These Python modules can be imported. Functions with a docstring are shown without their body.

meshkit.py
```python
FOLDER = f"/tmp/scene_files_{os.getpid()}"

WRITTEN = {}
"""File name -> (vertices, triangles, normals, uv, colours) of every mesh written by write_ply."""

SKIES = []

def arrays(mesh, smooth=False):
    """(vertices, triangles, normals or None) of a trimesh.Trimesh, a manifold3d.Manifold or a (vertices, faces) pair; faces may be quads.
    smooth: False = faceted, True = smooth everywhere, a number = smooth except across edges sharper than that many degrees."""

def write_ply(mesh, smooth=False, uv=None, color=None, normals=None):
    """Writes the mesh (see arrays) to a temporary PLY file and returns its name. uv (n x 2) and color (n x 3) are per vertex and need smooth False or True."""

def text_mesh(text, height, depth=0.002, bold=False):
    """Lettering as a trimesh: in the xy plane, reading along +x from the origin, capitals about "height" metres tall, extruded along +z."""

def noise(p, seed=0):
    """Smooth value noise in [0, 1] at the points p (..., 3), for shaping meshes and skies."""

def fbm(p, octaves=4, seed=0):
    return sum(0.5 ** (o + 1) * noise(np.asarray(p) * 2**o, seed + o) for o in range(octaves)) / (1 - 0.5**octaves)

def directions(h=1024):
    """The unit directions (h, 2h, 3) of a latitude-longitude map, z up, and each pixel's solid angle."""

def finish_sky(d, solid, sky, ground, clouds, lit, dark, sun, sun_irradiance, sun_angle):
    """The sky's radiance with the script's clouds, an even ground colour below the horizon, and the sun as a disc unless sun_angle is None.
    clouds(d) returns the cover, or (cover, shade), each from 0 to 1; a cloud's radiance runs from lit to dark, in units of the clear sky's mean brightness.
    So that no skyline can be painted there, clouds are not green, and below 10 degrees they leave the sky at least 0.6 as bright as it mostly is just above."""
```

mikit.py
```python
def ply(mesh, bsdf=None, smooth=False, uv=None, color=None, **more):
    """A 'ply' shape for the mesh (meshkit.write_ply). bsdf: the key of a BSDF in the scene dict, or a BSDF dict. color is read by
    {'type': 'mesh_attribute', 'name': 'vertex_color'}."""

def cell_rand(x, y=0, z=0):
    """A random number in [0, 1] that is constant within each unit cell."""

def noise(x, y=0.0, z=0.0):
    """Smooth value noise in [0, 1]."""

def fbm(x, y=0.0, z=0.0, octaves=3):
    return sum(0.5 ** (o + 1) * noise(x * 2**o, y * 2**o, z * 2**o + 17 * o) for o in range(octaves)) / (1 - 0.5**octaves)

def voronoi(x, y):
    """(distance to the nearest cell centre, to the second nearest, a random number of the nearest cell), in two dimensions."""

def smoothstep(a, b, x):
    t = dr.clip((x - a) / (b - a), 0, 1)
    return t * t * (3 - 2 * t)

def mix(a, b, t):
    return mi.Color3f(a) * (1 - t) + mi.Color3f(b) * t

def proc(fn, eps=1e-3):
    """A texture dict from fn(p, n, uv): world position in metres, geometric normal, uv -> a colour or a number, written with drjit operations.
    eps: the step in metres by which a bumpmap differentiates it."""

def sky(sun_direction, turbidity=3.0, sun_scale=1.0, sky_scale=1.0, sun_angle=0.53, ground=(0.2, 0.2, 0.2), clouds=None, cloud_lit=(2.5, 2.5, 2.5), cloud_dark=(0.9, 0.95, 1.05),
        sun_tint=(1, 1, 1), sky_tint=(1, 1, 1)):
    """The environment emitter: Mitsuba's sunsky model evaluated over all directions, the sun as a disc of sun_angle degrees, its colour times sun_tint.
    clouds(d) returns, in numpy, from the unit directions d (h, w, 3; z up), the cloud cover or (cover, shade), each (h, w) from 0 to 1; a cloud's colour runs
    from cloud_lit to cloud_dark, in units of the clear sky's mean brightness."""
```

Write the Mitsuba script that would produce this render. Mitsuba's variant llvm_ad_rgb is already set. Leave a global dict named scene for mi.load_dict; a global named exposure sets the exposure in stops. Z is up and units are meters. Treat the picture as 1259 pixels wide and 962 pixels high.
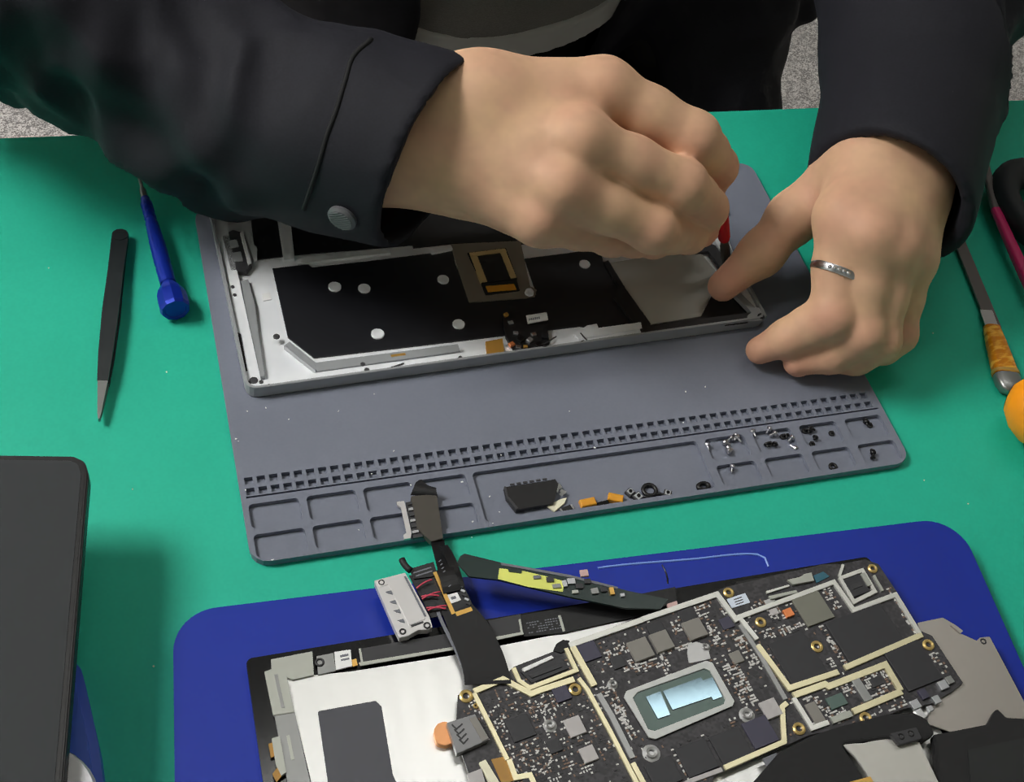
import math, random
import numpy as np, trimesh, mitsuba as mi, mikit, meshkit
import manifold3d as m3
from shapely.geometry import Polygon, LineString, Point, box as sbox
from shapely.ops import unary_union
from mikit import proc, fbm, noise, voronoi, smoothstep, mix
T = mi.ScalarTransform4f
scene, labels = {}, {}

# ---------------------------------------------------------------- camera, light, exposure
FW, FH, FOC = 1259, 962, 1600.0
CAM = np.array([-0.03042783, -0.32431968, 0.54182984])
RT = np.array([0.9584353, -0.25506097, 0.12785022])
UP = np.array([0.12217783, 0.7718586, 0.62394462])
FWD = np.array([0.25782621, 0.58239008, -0.77093932])
scene['camera'] = {'type': 'perspective', 'fov_axis': 'x', 'fov': math.degrees(2 * math.atan(FW / 2 / FOC)),
                   'near_clip': 0.02, 'far_clip': 50.0,
                   'to_world': T().look_at(origin=CAM.tolist(), target=(CAM + FWD).tolist(), up=UP.tolist())}
exposure = 0.55
scene['room_glow'] = {'type': 'constant', 'radiance': {'type': 'rgb', 'value': [0.15, 0.16, 0.165]}}

def panel_light(key, x, y, z, w, d, power, label):
    """a ceiling lamp: frame and glowing diffuser, facing down"""
    v = np.array([[-w/2, -d/2, 0], [w/2, -d/2, 0], [w/2, d/2, 0], [-w/2, d/2, 0]]) + [x, y, z]
    p = mikit.ply((v, np.array([[0, 2, 1], [0, 3, 2]])), {'type': 'diffuse', 'reflectance': {'type': 'rgb', 'value': 0.8}})
    p['emitter'] = {'type': 'area', 'radiance': {'type': 'rgb', 'value': [power * c for c in (1.0, 0.985, 0.95)]}}
    scene[key + '__diffuser'] = p
    fr = trimesh.util.concatenate([trimesh.creation.box(bounds=[[x-w/2-.02, y-d/2-.02, z-.004], [x+w/2+.02, y-d/2, z+.03]]),
                                   trimesh.creation.box(bounds=[[x-w/2-.02, y+d/2, z-.004], [x+w/2+.02, y+d/2+.02, z+.03]]),
                                   trimesh.creation.box(bounds=[[x-w/2-.02, y-d/2, z-.004], [x-w/2, y+d/2, z+.03]]),
                                   trimesh.creation.box(bounds=[[x+w/2, y-d/2, z-.004], [x+w/2+.02, y+d/2, z+.03]])])
    scene[key + '__frame'] = mikit.ply(fr, {'type': 'diffuse', 'reflectance': {'type': 'rgb', 'value': 0.7}})
    labels[key] = {'label': label, 'category': 'ceiling light'}
LAMP_Z = 1.84
panel_light('ceiling_light', -1.40, 0.72, LAMP_Z, 0.85, 0.85, 18.5, 'square white ceiling lamp to the left behind the bench')
panel_light('ceiling_light_001', 0.62, 0.567, LAMP_Z, 1.2, 0.14, 6.0, 'long white ceiling lamp above the seated person')

# ---------------------------------------------------------------- helpers
def P(px, py, z=0.0):
    """the point at height z that stands at this place of the photograph"""
    d = (px - FW/2) / FOC * RT - (py - FH/2) / FOC * UP + FWD
    return CAM + d * (z - CAM[2]) / d[2]

def rgb(*c):
    """sRGB 0-255 to linear"""
    c = np.array(c, float) / 255
    return [float(x) for x in np.where(c <= .04045, c / 12.92, ((c + .055) / 1.055) ** 2.4)]

def mat(key, base, rough=0.5, metal=0.0, spec=0.5, **kw):
    b = base if isinstance(base, dict) else {'type': 'rgb', 'value': list(base)}
    d = {'type': 'principled', 'base_color': b, 'roughness': rough, 'metallic': metal, 'specular': spec}
    d.update(kw)
    scene[key] = {'type': 'twosided', 'bsdf': d}
    return key

def add(key, mesh, bsdf, smooth=False, label=None, **kw):
    assert key not in scene, key
    if isinstance(mesh, list):
        mesh = trimesh.util.concatenate(mesh)
    scene[key] = mikit.ply(mesh, bsdf, smooth, **kw)
    if label:
        labels.setdefault(key, {})['label'] = label
    return key

def num(base):
    """base, base_001, base_002 ... whichever is free"""
    used = lambda k: any(x == k or x.startswith(k + '__') for x in scene)
    if not used(base):
        return base
    i = 1
    while used(f'{base}_{i:03d}'):
        i += 1
    return f'{base}_{i:03d}'

def tag(key, label, category=None, group=None, kind=None):
    d = labels.setdefault(key, {})
    if label: d['label'] = label
    if category: d['category'] = category
    if group: d['group'] = group
    if kind: d['kind'] = kind
    return key

def poly_px(pts, z, r=0.0):
    """polygon (metres, in the plan) from pixel corners of something at height z; r rounds the corners"""
    p = Polygon([P(x, y, z)[:2] for x, y in pts]).buffer(0)
    if r:
        p = p.buffer(-r, quad_segs=6).buffer(2*r, quad_segs=6).buffer(-r, quad_segs=6)
    return p

def ext(poly, z0, z1, bevel=0.0):
    """a plate of this plan between two heights, its upper edge stepped in by bevel"""
    geoms = [g for g in getattr(poly, 'geoms', [poly]) if not g.is_empty]
    out = []
    for g in geoms:
        cs = m3.CrossSection([np.array(g.exterior.coords)[:-1]] + [np.array(h.coords)[:-1] for h in g.interiors], m3.FillRule.EvenOdd)
        if bevel:
            m = cs.extrude(z1 - z0 - bevel)
            for k in range(3):
                a0, a1 = k / 3, (k + 1) / 3
                off = bevel * (1 - math.cos(a1 * math.pi / 2))
                c2 = cs.offset(-off, m3.JoinType.Miter)
                if not c2.is_empty():
                    m = m + c2.extrude(z1 - z0 - bevel + bevel * math.sin(a1 * math.pi / 2))
        else:
            m = cs.extrude(z1 - z0)
        mm = m.translate([0, 0, z0]).to_mesh()
        out.append(trimesh.Trimesh(mm.vert_properties[:, :3], mm.tri_verts, process=False))
    return trimesh.util.concatenate(out)

def plate(pts, ztop, thick, r=0.0, bevel=0.0):
    return ext(poly_px(pts, ztop, r), ztop - thick, ztop, bevel)

def rot2(x, y, a):
    c, s = math.cos(a), math.sin(a)
    return x * c - y * s, x * s + y * c

def bx(cx, cy, z0, w, d, h, ang=0.0, bevel=0.0):
    """a box standing at z0, turned about z; a chamfer round its top if bevel"""
    if bevel:
        b = bevel
        q = [(-w/2, -d/2), (w/2, -d/2), (w/2, d/2), (-w/2, d/2)]
        q2 = [(-w/2+b, -d/2+b), (w/2-b, -d/2+b), (w/2-b, d/2-b), (-w/2+b, d/2-b)]
        v = [(x, y, 0) for x, y in q] + [(x, y, h-b) for x, y in q] + [(x, y, h) for x, y in q2]
        f = []
        for l in (0, 4):
            for k in range(4):
                a, b2 = l+k, l+(k+1) % 4
                f += [[a, b2, b2+4], [a, b2+4, a+4]]
        f += [[8, 9, 10], [8, 10, 11], [0, 2, 1], [0, 3, 2]]
        m = trimesh.Trimesh(np.array(v, float), np.array(f), process=False)
    else:
        m = trimesh.creation.box(extents=[w, d, h]); m.apply_translation([0, 0, h/2])
    m.apply_transform(trimesh.transformations.rotation_matrix(ang, [0, 0, 1]))
    m.apply_translation([cx, cy, z0])
    return m

def cyl(cx, cy, z0, r, h, n=20):
    m = trimesh.creation.cylinder(radius=r, height=h, sections=n); m.apply_translation([cx, cy, z0 + h/2]); return m

def lathe(profile, a, b=None, n=24):
    """profile [(r, t)] with t in metres along the axis from a towards b"""
    m = trimesh.creation.revolve(np.array(profile, float), sections=n)
    if b is None:
        m.apply_translation(a); return m
    d = np.array(b, float) - a; d /= np.linalg.norm(d)
    m.apply_transform(trimesh.geometry.align_vectors([0, 0, 1], d)); m.apply_translation(a)
    return m

def tube(pts, r, n=10, sub=1):
    """a round tube through points; r one radius or one per point"""
    pts = np.asarray(pts, float)
    if sub > 1:
        from scipy.interpolate import CubicSpline
        s = np.r_[0, np.cumsum(np.linalg.norm(np.diff(pts, axis=0), axis=1))]
        t = np.linspace(0, s[-1], (len(pts)-1)*sub+1)
        r = np.interp(t, s, np.broadcast_to(r, len(pts)))
        pts = CubicSpline(s, pts)(t)
    r = np.broadcast_to(r, len(pts))
    t = np.gradient(pts, axis=0); t /= np.linalg.norm(t, axis=1, keepdims=True)
    ref = np.array([0, 0, 1.0]) if abs(t[0][2]) < .9 else np.array([1.0, 0, 0])
    V = []
    u = np.cross(t[0], ref)
    for k in range(len(pts)):
        u = u - t[k] * (u @ t[k]); u /= np.linalg.norm(u); w = np.cross(t[k], u)
        a = np.arange(n) * 2 * np.pi / n
        V.append(pts[k] + r[k] * (np.cos(a)[:, None] * u + np.sin(a)[:, None] * w))
    V = np.vstack(V); F = []
    for k in range(len(pts)-1):
        for j in range(n):
            a0, a1 = k*n+j, k*n+(j+1) % n
            F += [[a0, a1, a1+n], [a0, a1+n, a0+n]]
    V = np.vstack([V, pts[0], pts[-1]]); c0, c1 = len(V)-2, len(V)-1
    for j in range(n):
        F += [[c0, (j+1) % n, j], [c1, (len(pts)-1)*n+j, (len(pts)-1)*n+(j+1) % n]]
    return trimesh.Trimesh(V, np.array(F), process=False)

def ribbon(pts, width, thick, updir=(0, 0, 1), sub=6):
    """a flat flexible strip through points, width across (may vary)"""
    from scipy.interpolate import CubicSpline
    pts = np.asarray(pts, float)
    s = np.r_[0, np.cumsum(np.linalg.norm(np.diff(pts, axis=0), axis=1))]
    t = np.linspace(0, s[-1], (len(pts)-1)*sub+1)
    w = np.interp(t, s, np.broadcast_to(width, len(pts)))
    q = CubicSpline(s, pts)(t) if len(pts) > 2 else np.array([np.interp(t, s, pts[:, k]) for k in range(3)]).T
    tg = np.gradient(q, axis=0); tg /= np.linalg.norm(tg, axis=1, keepdims=True)
    side = np.cross(tg, np.array(updir, float)); side /= np.linalg.norm(side, axis=1, keepdims=True)
    nn = np.cross(side, tg)
    V, F = [], []
    for k in range(len(q)):
        V += [q[k]-side[k]*w[k]/2, q[k]+side[k]*w[k]/2, q[k]+side[k]*w[k]/2+nn[k]*thick, q[k]-side[k]*w[k]/2+nn[k]*thick]
    for k in range(len(q)-1):
        for j in range(4):
            a0, a1 = 4*k+j, 4*k+(j+1) % 4
            F += [[a0, a1, a1+4], [a0, a1+4, a0+4]]
    e = 4*(len(q)-1)
    F += [[0, 2, 1], [0, 3, 2], [e, e+1, e+2], [e, e+2, e+3]]
    m = trimesh.Trimesh(np.array(V), np.array(F), process=False); m.fix_normals(); return m

# signed distance modelling: round cones blended smoothly, meshed by surface nets
def cone(p, a, b, ra, rb):
    a, b = np.asarray(a, np.float32), np.asarray(b, np.float32)
    ab = b - a; l = float(ab @ ab) + 1e-12
    t = np.clip(((p - a) @ ab) / l, 0, 1)
    return np.linalg.norm(p - a - t[..., None] * ab, axis=-1) - (ra + (rb - ra) * t)

def ellips(p, c, r):
    q = (p - np.asarray(c, np.float32)) / np.asarray(r, np.float32)
    k = np.linalg.norm(q, axis=-1)
    return (k - 1) * float(min(r))

def smin(a, b, k):
    h = np.maximum(k - np.abs(a - b), 0) / k
    return np.minimum(a, b) - h * h * k * 0.25

def smax(a, b, k):
    return -smin(-a, -b, k)

def nets(fn, lo, hi, h):
    """surface nets: a mesh of fn = 0 in the box"""
    lo, hi = np.array(lo, float), np.array(hi, float)
    n = np.ceil((hi - lo) / h).astype(int) + 1
    ax = [lo[k] + h * np.arange(n[k]) for k in range(3)]
    D = np.empty(n, np.float32)
    for i0 in range(0, n[0], 24):
        g = np.stack(np.meshgrid(ax[0][i0:i0+24], ax[1], ax[2], indexing='ij'), -1).astype(np.float32)
        D[i0:i0+24] = fn(g)
    D[0], D[-1], D[:, 0], D[:, -1], D[:, :, 0], D[:, :, -1] = [np.maximum(x, 1e-4) for x in (D[0], D[-1], D[:, 0], D[:, -1], D[:, :, 0], D[:, :, -1])]
    S = D < 0
    cnt = sum(S[a:n[0]-1+a, b:n[1]-1+b, c:n[2]-1+c].astype(np.int8) for a in (0, 1) for b in (0, 1) for c in (0, 1))
    cells = np.argwhere((cnt > 0) & (cnt < 8))
    idx = -np.ones(n - 1, np.int64); idx[tuple(cells.T)] = np.arange(len(cells))
    acc, wsum = np.zeros((len(cells), 3)), np.zeros(len(cells))
    corner = [np.array([a, b, c]) for a in (0, 1) for b in (0, 1) for c in (0, 1)]
    for i in range(8):
        for j in range(i+1, 8):
            if np.abs(corner[i]-corner[j]).sum() != 1: continue
            da, db = D[tuple((cells+corner[i]).T)], D[tuple((cells+corner[j]).T)]
            m = (da < 0) != (db < 0)
            t = da[m] / (da[m] - db[m])
            acc[m] += corner[i] + t[:, None] * (corner[j] - corner[i]); wsum[m] += 1
    V = lo + h * (cells + acc / wsum[:, None])
    F = []
    for k in range(3):
        e = np.zeros(3, int); e[k] = 1
        A = S[tuple(slice(0, n[i]-e[i]) for i in range(3))]; B = S[tuple(slice(e[i], n[i]) for i in range(3))]
        ed = np.argwhere(A != B)
        k1, k2 = (k+1) % 3, (k+2) % 3
        ed = ed[(ed[:, k1] > 0) & (ed[:, k2] > 0) & (ed[:, k1] < n[k1]-1) & (ed[:, k2] < n[k2]-1)]
        e1, e2 = np.zeros(3, int), np.zeros(3, int); e1[k1] = 1; e2[k2] = 1
        q = np.stack([idx[tuple((ed-e1-e2).T)], idx[tuple((ed-e2).T)], idx[tuple(ed.T)], idx[tuple((ed-e1).T)]], 1)
        flip = ~S[tuple(ed.T)]
        q[flip] = q[flip][:, ::-1]
        F.append(q)
    F = np.vstack(F)
    F = np.vstack([F[:, [0, 1, 2]], F[:, [0, 2, 3]]])
    return trimesh.Trimesh(V, F, process=False)

def relax(m, n=2, lam=.5, mu=-.52):
    """smooths a mesh without shrinking it"""
    import scipy.sparse as sp
    e = m.edges_unique; k = len(m.vertices)
    A = sp.coo_matrix((np.ones(2*len(e)), (np.r_[e[:, 0], e[:, 1]], np.r_[e[:, 1], e[:, 0]])), (k, k)).tocsr()
    deg = np.maximum(np.asarray(A.sum(1)), 1)
    v = np.array(m.vertices)
    for _ in range(n):
        for f in (lam, mu):
            v = v + f*(A @ v/deg - v)
    m.vertices = v
    return m
# ---------------------------------------------------------------- the room
ROOM = [-2.2, 2.6, -2.0, 3.2, -0.75, 1.90]
def _speck(p, n, uv):
    a = noise(p.x*700, p.y*700, p.z*700); b = fbm(p.x*160, p.y*160, 3.0, octaves=3)
    return mix(rgb(120, 116, 116), rgb(205, 200, 198), smoothstep(0.3, 0.75, a*0.6 + b*0.4))
mat('m_floor', proc(_speck), 0.6)
mat('m_wall', rgb(205, 205, 200), 0.8, spec=0.2)
x0, x1, y0, y1, z0, z1 = ROOM
def slab(key, a, b, m, lab):
    add(key, trimesh.creation.box(bounds=[a, b]), m); tag(key, lab, kind='structure')
slab('floor', [x0, y0, z0-.05], [x1, y1, z0], 'm_floor', 'grey speckled terrazzo floor under the bench')
slab('ceiling', [x0, y0, z1], [x1, y1, z1+.05], 'm_wall', 'plain white ceiling')
slab('wall_back', [x0, y1, z0], [x1, y1+.05, z1], 'm_wall', 'plain wall behind the seated person')
slab('wall_front', [x0, y0-.05, z0], [x1, y0, z1], 'm_wall', 'plain wall in front of the bench')
slab('wall_left', [x0-.05, y0, z0], [x0, y1, z1], 'm_wall', 'plain wall at the left')
slab('wall_right', [x1, y0, z0], [x1+.05, y1, z1], 'm_wall', 'plain wall at the right')

# the bench with its green mat
EDGE_A = -0.0494
edge = lambda x: 0.3155 + EDGE_A * x
ang = math.atan(EDGE_A)
def bench_poly(inset=0.0):
    c = [(-0.75+inset, -0.42+inset), (0.95-inset, -0.42+inset), (0.95-inset, edge(0.95)-inset), (-0.75+inset, edge(-0.75)-inset)]
    return Polygon(c)
def _green(p, n, uv):
    a = fbm(p.x*7, p.y*7, 1.0, octaves=4); b = noise(p.x*900, p.y*900, 2.0)
    return mix(rgb(26, 168, 138), rgb(38, 184, 154), a*0.75 + b*0.25)
mat('m_green', proc(_green), 0.55, spec=0.35)
mat('m_bench', rgb(170, 165, 155), 0.5)
mat('m_steel', rgb(120, 122, 126), 0.4, metal=0.8)
add('work_bench__tabletop', ext(bench_poly(0.006), -0.034, -0.0025), 'm_bench')
for i, (x, y) in enumerate(((-.68, -.36), (.88, -.36), (.88, .2), (-.68, .27))):
    add(num('work_bench__leg'), trimesh.creation.box(bounds=[[x-.02, y-.02, -.75], [x+.02, y+.02, -.034]]), 'm_steel')
tag('work_bench', 'workbench with a pale top and steel legs, all but covered by a green rubber mat', 'workbench')
add('bench_mat', ext(bench_poly().buffer(-.004).buffer(.004), -0.0025, 0.0, 0.0008), 'm_green')
tag('bench_mat', 'green rubber mat that covers the whole workbench', 'mat')
# ---------------------------------------------------------------- the person
def pts(*rows):
    return [P(x, y, z) for x, y, z in rows]

# right hand (at the left of the picture), back of the hand to the camera, closed round a screwdriver
def right_hand():
    W = P(548, 148, .108)
    ulna = P(556, 205, .092)
    rad = P(590, 124, .118)
    M = pts((742, 109, .126), (712, 172, .122), (690, 229, .108), (664, 268, .091))
    rm = (.0138, .0138, .0128, .0118)
    carp = [rad, rad*.5+ulna*.5, rad*.4+ulna*.6, ulna]
    palm = []
    for k in range(4):
        palm.append((carp[k], M[k], .0205 if k in (0, 1) else .019, rm[k]))
    down = np.array([.25, .25, -.93]) * 1.0
    nd = CAM - np.array([.2, .17, .11]); nd /= np.linalg.norm(nd)
    inner = -nd
    body = [(carp[k] + inner*.014, M[k] + inner*.013, .018, .013) for k in range(4)]
    wrist = [(P(440, 150, .098), rad, .030, .0235), (P(440, 190, .092), ulna, .027, .0215)]
    th0 = rad + inner*.02; th1 = P(745, 165, .075); th2 = P(826, 232, .056); th3 = P(868, 268, .038)
    thumb = [(th0, th1, .020, .014), (th1, th2, .0135, .011), (th2, th3, .0112, .0085)]
    F = [
        [M[0], P(852, 170, .108), P(880, 205, .080), P(863, 250, .050)],
        [M[1], P(838, 228, .098), P(868, 256, .074), P(864, 283, .046)],
        [M[2], P(803, 282, .083), P(846, 288, .062), P(862, 286, .042)],
        [M[3], P(752, 291, .066), P(804, 296, .050), P(836, 297, .036)],
    ]
    R = [(.0142, .0140, .0114, .0090), (.0140, .0134, .0112, .0088), (.0130, .0120, .0100, .0082), (.0118, .0100, .0090, .0074)]
    knob = [(M[0]+nd*.002, .0115), (M[1]+nd*.0030, .0108), (M[2]+nd*.0028, .0098), (M[3]+nd*.0020, .0092)]
    ten = [(carp[k]*.35+M[k]*.65+nd*.009, M[k]+nd*.0085, .0035, .0045) for k in range(4)]
    return dict(palm=palm+body, wrist=wrist, thumb=thumb, F=F, R=R, knob=knob, ten=ten, nd=nd)

# left hand (at the right of the picture), resting on thumb and fingertips
def left_hand():
    nd = CAM - np.array([.36, .14, .07]); nd /= np.linalg.norm(nd)
    inner = -nd
    wr = P(1074, 200, .083); wu = P(1114, 228, .076)
    M = pts((1039, 268, .082), (1068, 290, .083), (1098, 306, .076), (1120, 318, .064))
    rm = (.0145, .0142, .0130, .0118)
    carp = [wr, wr*.6+wu*.4, wr*.3+wu*.7, wu]
    palm = [(carp[k], M[k], .0195, rm[k]) for k in range(4)]
    body = [(carp[k] + inner*.012, M[k] + inner*.010, .018, .012) for k in range(4)]
    wrist = [(P(1116, 95, .082), wr, .030, .0225), (P(1130, 100, .080), wu, .028, .0215)]
    th0 = P(1040, 215, .066); th1 = P(975, 268, .046); th2 = P(936, 312, .034); th3 = P(889, 352, .0225)
    thumb = [(wr+inner*.01, th0, .018, .017), (th0, th1, .0175, .0145), (th1, th2, .0138, .0118), (th2, th3, .0122, .0088)]
    F = [
        [M[0], P(1023, 389, .046), P(968, 416, .026), P(934, 431, .0155)],
        [M[1], P(1062, 408, .041), P(1022, 436, .022), P(980, 446, .0150)],
        [M[2], P(1083, 420, .034), P(1052, 440, .018), P(1018, 445, .0145)],
        [M[3], P(1107, 412, .026), P(1086, 430, .015), P(1060, 439, .0140)],
    ]
    R = [(.0142, .0125, .0100, .0078), (.0135, .0118, .0098, .0078), (.0118, .0102, .0088, .0072), (.0106, .0088, .0076, .0064)]
    knob = [(M[0]+nd*.000, .0120), (M[1]+nd*.0022, .0110), (M[2]+nd*.0024, .0098), (M[3]+nd*.0018, .0088)]
    ten = [(carp[k]*.35+M[k]*.65+nd*.009, M[k]+nd*.0095, .0035, .0045) for k in range(4)]
    return dict(palm=palm+body, wrist=wrist, thumb=thumb, F=F, R=R, knob=knob, ten=ten, nd=nd)

def hand_sdf(H):
    def fn(p):
        d = None
        for a, b, ra, rb in H['palm'] + H['wrist']:
            c = cone(p, a, b, ra, rb)
            d = c if d is None else smin(d, c, .016)
        for a, b, ra, rb in H['ten']:
            d = smin(d, cone(p, a, b, ra, rb), .007)
        for c0, r in H['knob']:
            d = smin(d, np.linalg.norm(p - c0.astype(np.float32), axis=-1) - r, .009)
        fing = None
        for J, R in zip(H['F'], H['R']):
            f = None
            for k in range(3):
                c = cone(p, J[k], J[k+1], R[k], R[k+1])
                if k < 2:   # flesh of the phalanx swells between its joints on the palm side
                    mid = J[k]*.5 + J[k+1]*.5 - H['nd']*.002
                    c = smin(c, np.linalg.norm(p - mid.astype(np.float32), axis=-1) - (R[k]+R[k+1])*.5, .006)
                f = c if f is None else smin(f, c, .005)
            for k in (1, 2):  # joint bump
                f = smin(f, np.linalg.norm(p - (J[k]+H['nd']*.0016).astype(np.float32), axis=-1) - R[k]*.93, .004)
            fing = f if fing is None else smin(fing, f, .0028)
        th = None
        for a, b, ra, rb in H['thumb']:
            c = cone(p, a, b, ra, rb)
            th = c if th is None else smin(th, c, .008)
        d = smin(d, th, .014)
        return smin(d, fing, .008)
    return fn

def bounds(H, pad=.03):
    q = np.array([x for J in H['F'] for x in J] + [b for _, b, _, _ in H['palm']] + [a for a, _, _, _ in H['palm']] + [b for _, b, _, _ in H['thumb']])
    w = np.array([a*.95+b*.05 for a, b, _, _ in H['wrist']])
    q = np.vstack([q, w])
    return q.min(0) - pad, q.max(0) + pad

RH, LH = right_hand(), left_hand()
rh = relax(nets(hand_sdf(RH), *bounds(RH), .0017), 3)
lh = relax(nets(hand_sdf(LH), *bounds(LH), .0017), 3)

# skeleton of the rest: seated across the bench
R_EL, L_EL = np.array([-.095, .330, .105]), np.array([.505, .345, .100])
R_SH, L_SH = np.array([.015, .560, .335]), np.array([.425, .560, .335])
R_WR, L_WR = RH['wrist'][0][0], LH['wrist'][0][0]
HIP_R, HIP_L = np.array([.145, .70, -.235]), np.array([.412, .70, -.235])
KN_R, KN_L = np.array([.09, .20, -.215]), np.array([.415, .17, -.215])
AN_R, AN_L = np.array([.08, .34, -.68]), np.array([.44, .31, -.68])
HEAD = np.array([.215, .515, .575])
def torso(p, grow=0.0):
    d = cone(p, (.255, .66, -.23), (.24, .63, -.02), .155+grow, .150+grow)
    d = smin(d, cone(p, (.24, .62, -.02), (.225, .575, .24), .150+grow, .145+grow), .06)
    for s in (R_SH, L_SH):
        d = smin(d, cone(p, (.22, .575, .30), s, .085+grow, .070+grow), .06)
    return d
def body_sdf(p):
    d = torso(p, -.02)
    d = smin(d, cone(p, (.22, .575, .36), (.217, .545, .47), .055, .052), .04)
    d = smin(d, ellips(p, HEAD, (.075, .095, .112)), .03)
    d = smin(d, cone(p, HEAD+[0, -.06, -.05], HEAD+[0, -.065, -.075], .048, .042), .03)
    d = smin(d, cone(p, HEAD+[0, -.093, .0], HEAD+[0, -.108, -.028], .010, .015), .012)
    for s in (-1, 1):
        d = smin(d, ellips(p, HEAD+[s*.076, .01, -.005], (.012, .02, .032)), .006)
        d = np.maximum(d, -(np.linalg.norm(p - (HEAD+[s*.031, -.094, .008]).astype(np.float32), axis=-1) - .013))
        d = smin(d, np.linalg.norm(p - (HEAD+[s*.031, -.078, .008]).astype(np.float32), axis=-1) - .0125, .004)
    d = smin(d, cone(p, HEAD+[-.02, -.092, -.058], HEAD+[.02, -.092, -.058], .008, .008), .008)
    for sh, el, wr in ((R_SH, R_EL, R_WR), (L_SH, L_EL, L_WR)):
        d = smin(d, cone(p, sh, el, .050, .040), .03)
        d = smin(d, cone(p, el, wr, .040, .029), .02)
    for h, k, a in ((HIP_R, KN_R, AN_R), (HIP_L, KN_L, AN_L)):
        d = smin(d, cone(p, h, k, .075, .052), .04)
        d = smin(d, cone(p, k, a, .050, .036), .03)
        d = smin(d, cone(p, a+[0, .02, -.025], a+[0, -.13, -.035], .034, .026), .02)
    return d
bodym = relax(nets(body_sdf, (-.17, .0, -.76), (.62, .86, .72), .0095), 2)
def skin_color(v, H=None):
    """sallow skin, redder at the knuckles and fingertips"""
    n1 = meshkit.fbm(v*60, 4, 3)[:, None]; n2 = meshkit.fbm(v*260, 3, 8)[:, None]
    base = np.array(rgb(203, 162, 132)); red = np.array(rgb(198, 144, 122)); yel = np.array(rgb(211, 174, 136))
    c = base + (yel-base)*np.clip((n1-.5)*2.2, 0, 1) + (red-base)*np.clip((.5-n1)*1.6, 0, 1)
    if H is not None:
        w = np.zeros(len(v))
        for J in H['F']:
            for k, s, a in ((0, .014, .38), (1, .012, .45), (2, .008, .3), (3, .012, .8)):
                w = np.maximum(w, a*np.exp(-((np.linalg.norm(v-J[k]-H['nd']*(.010 if k < 3 else 0), axis=1)/s)**2)))
        w = np.maximum(w, .8*np.exp(-((np.linalg.norm(v-H['thumb'][-1][1], axis=1)/.014)**2)))
        c = c + (red*np.array([1.0, .93, .95])-c)*w[:, None]
    return c*(0.94+0.12*n2)
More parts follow.
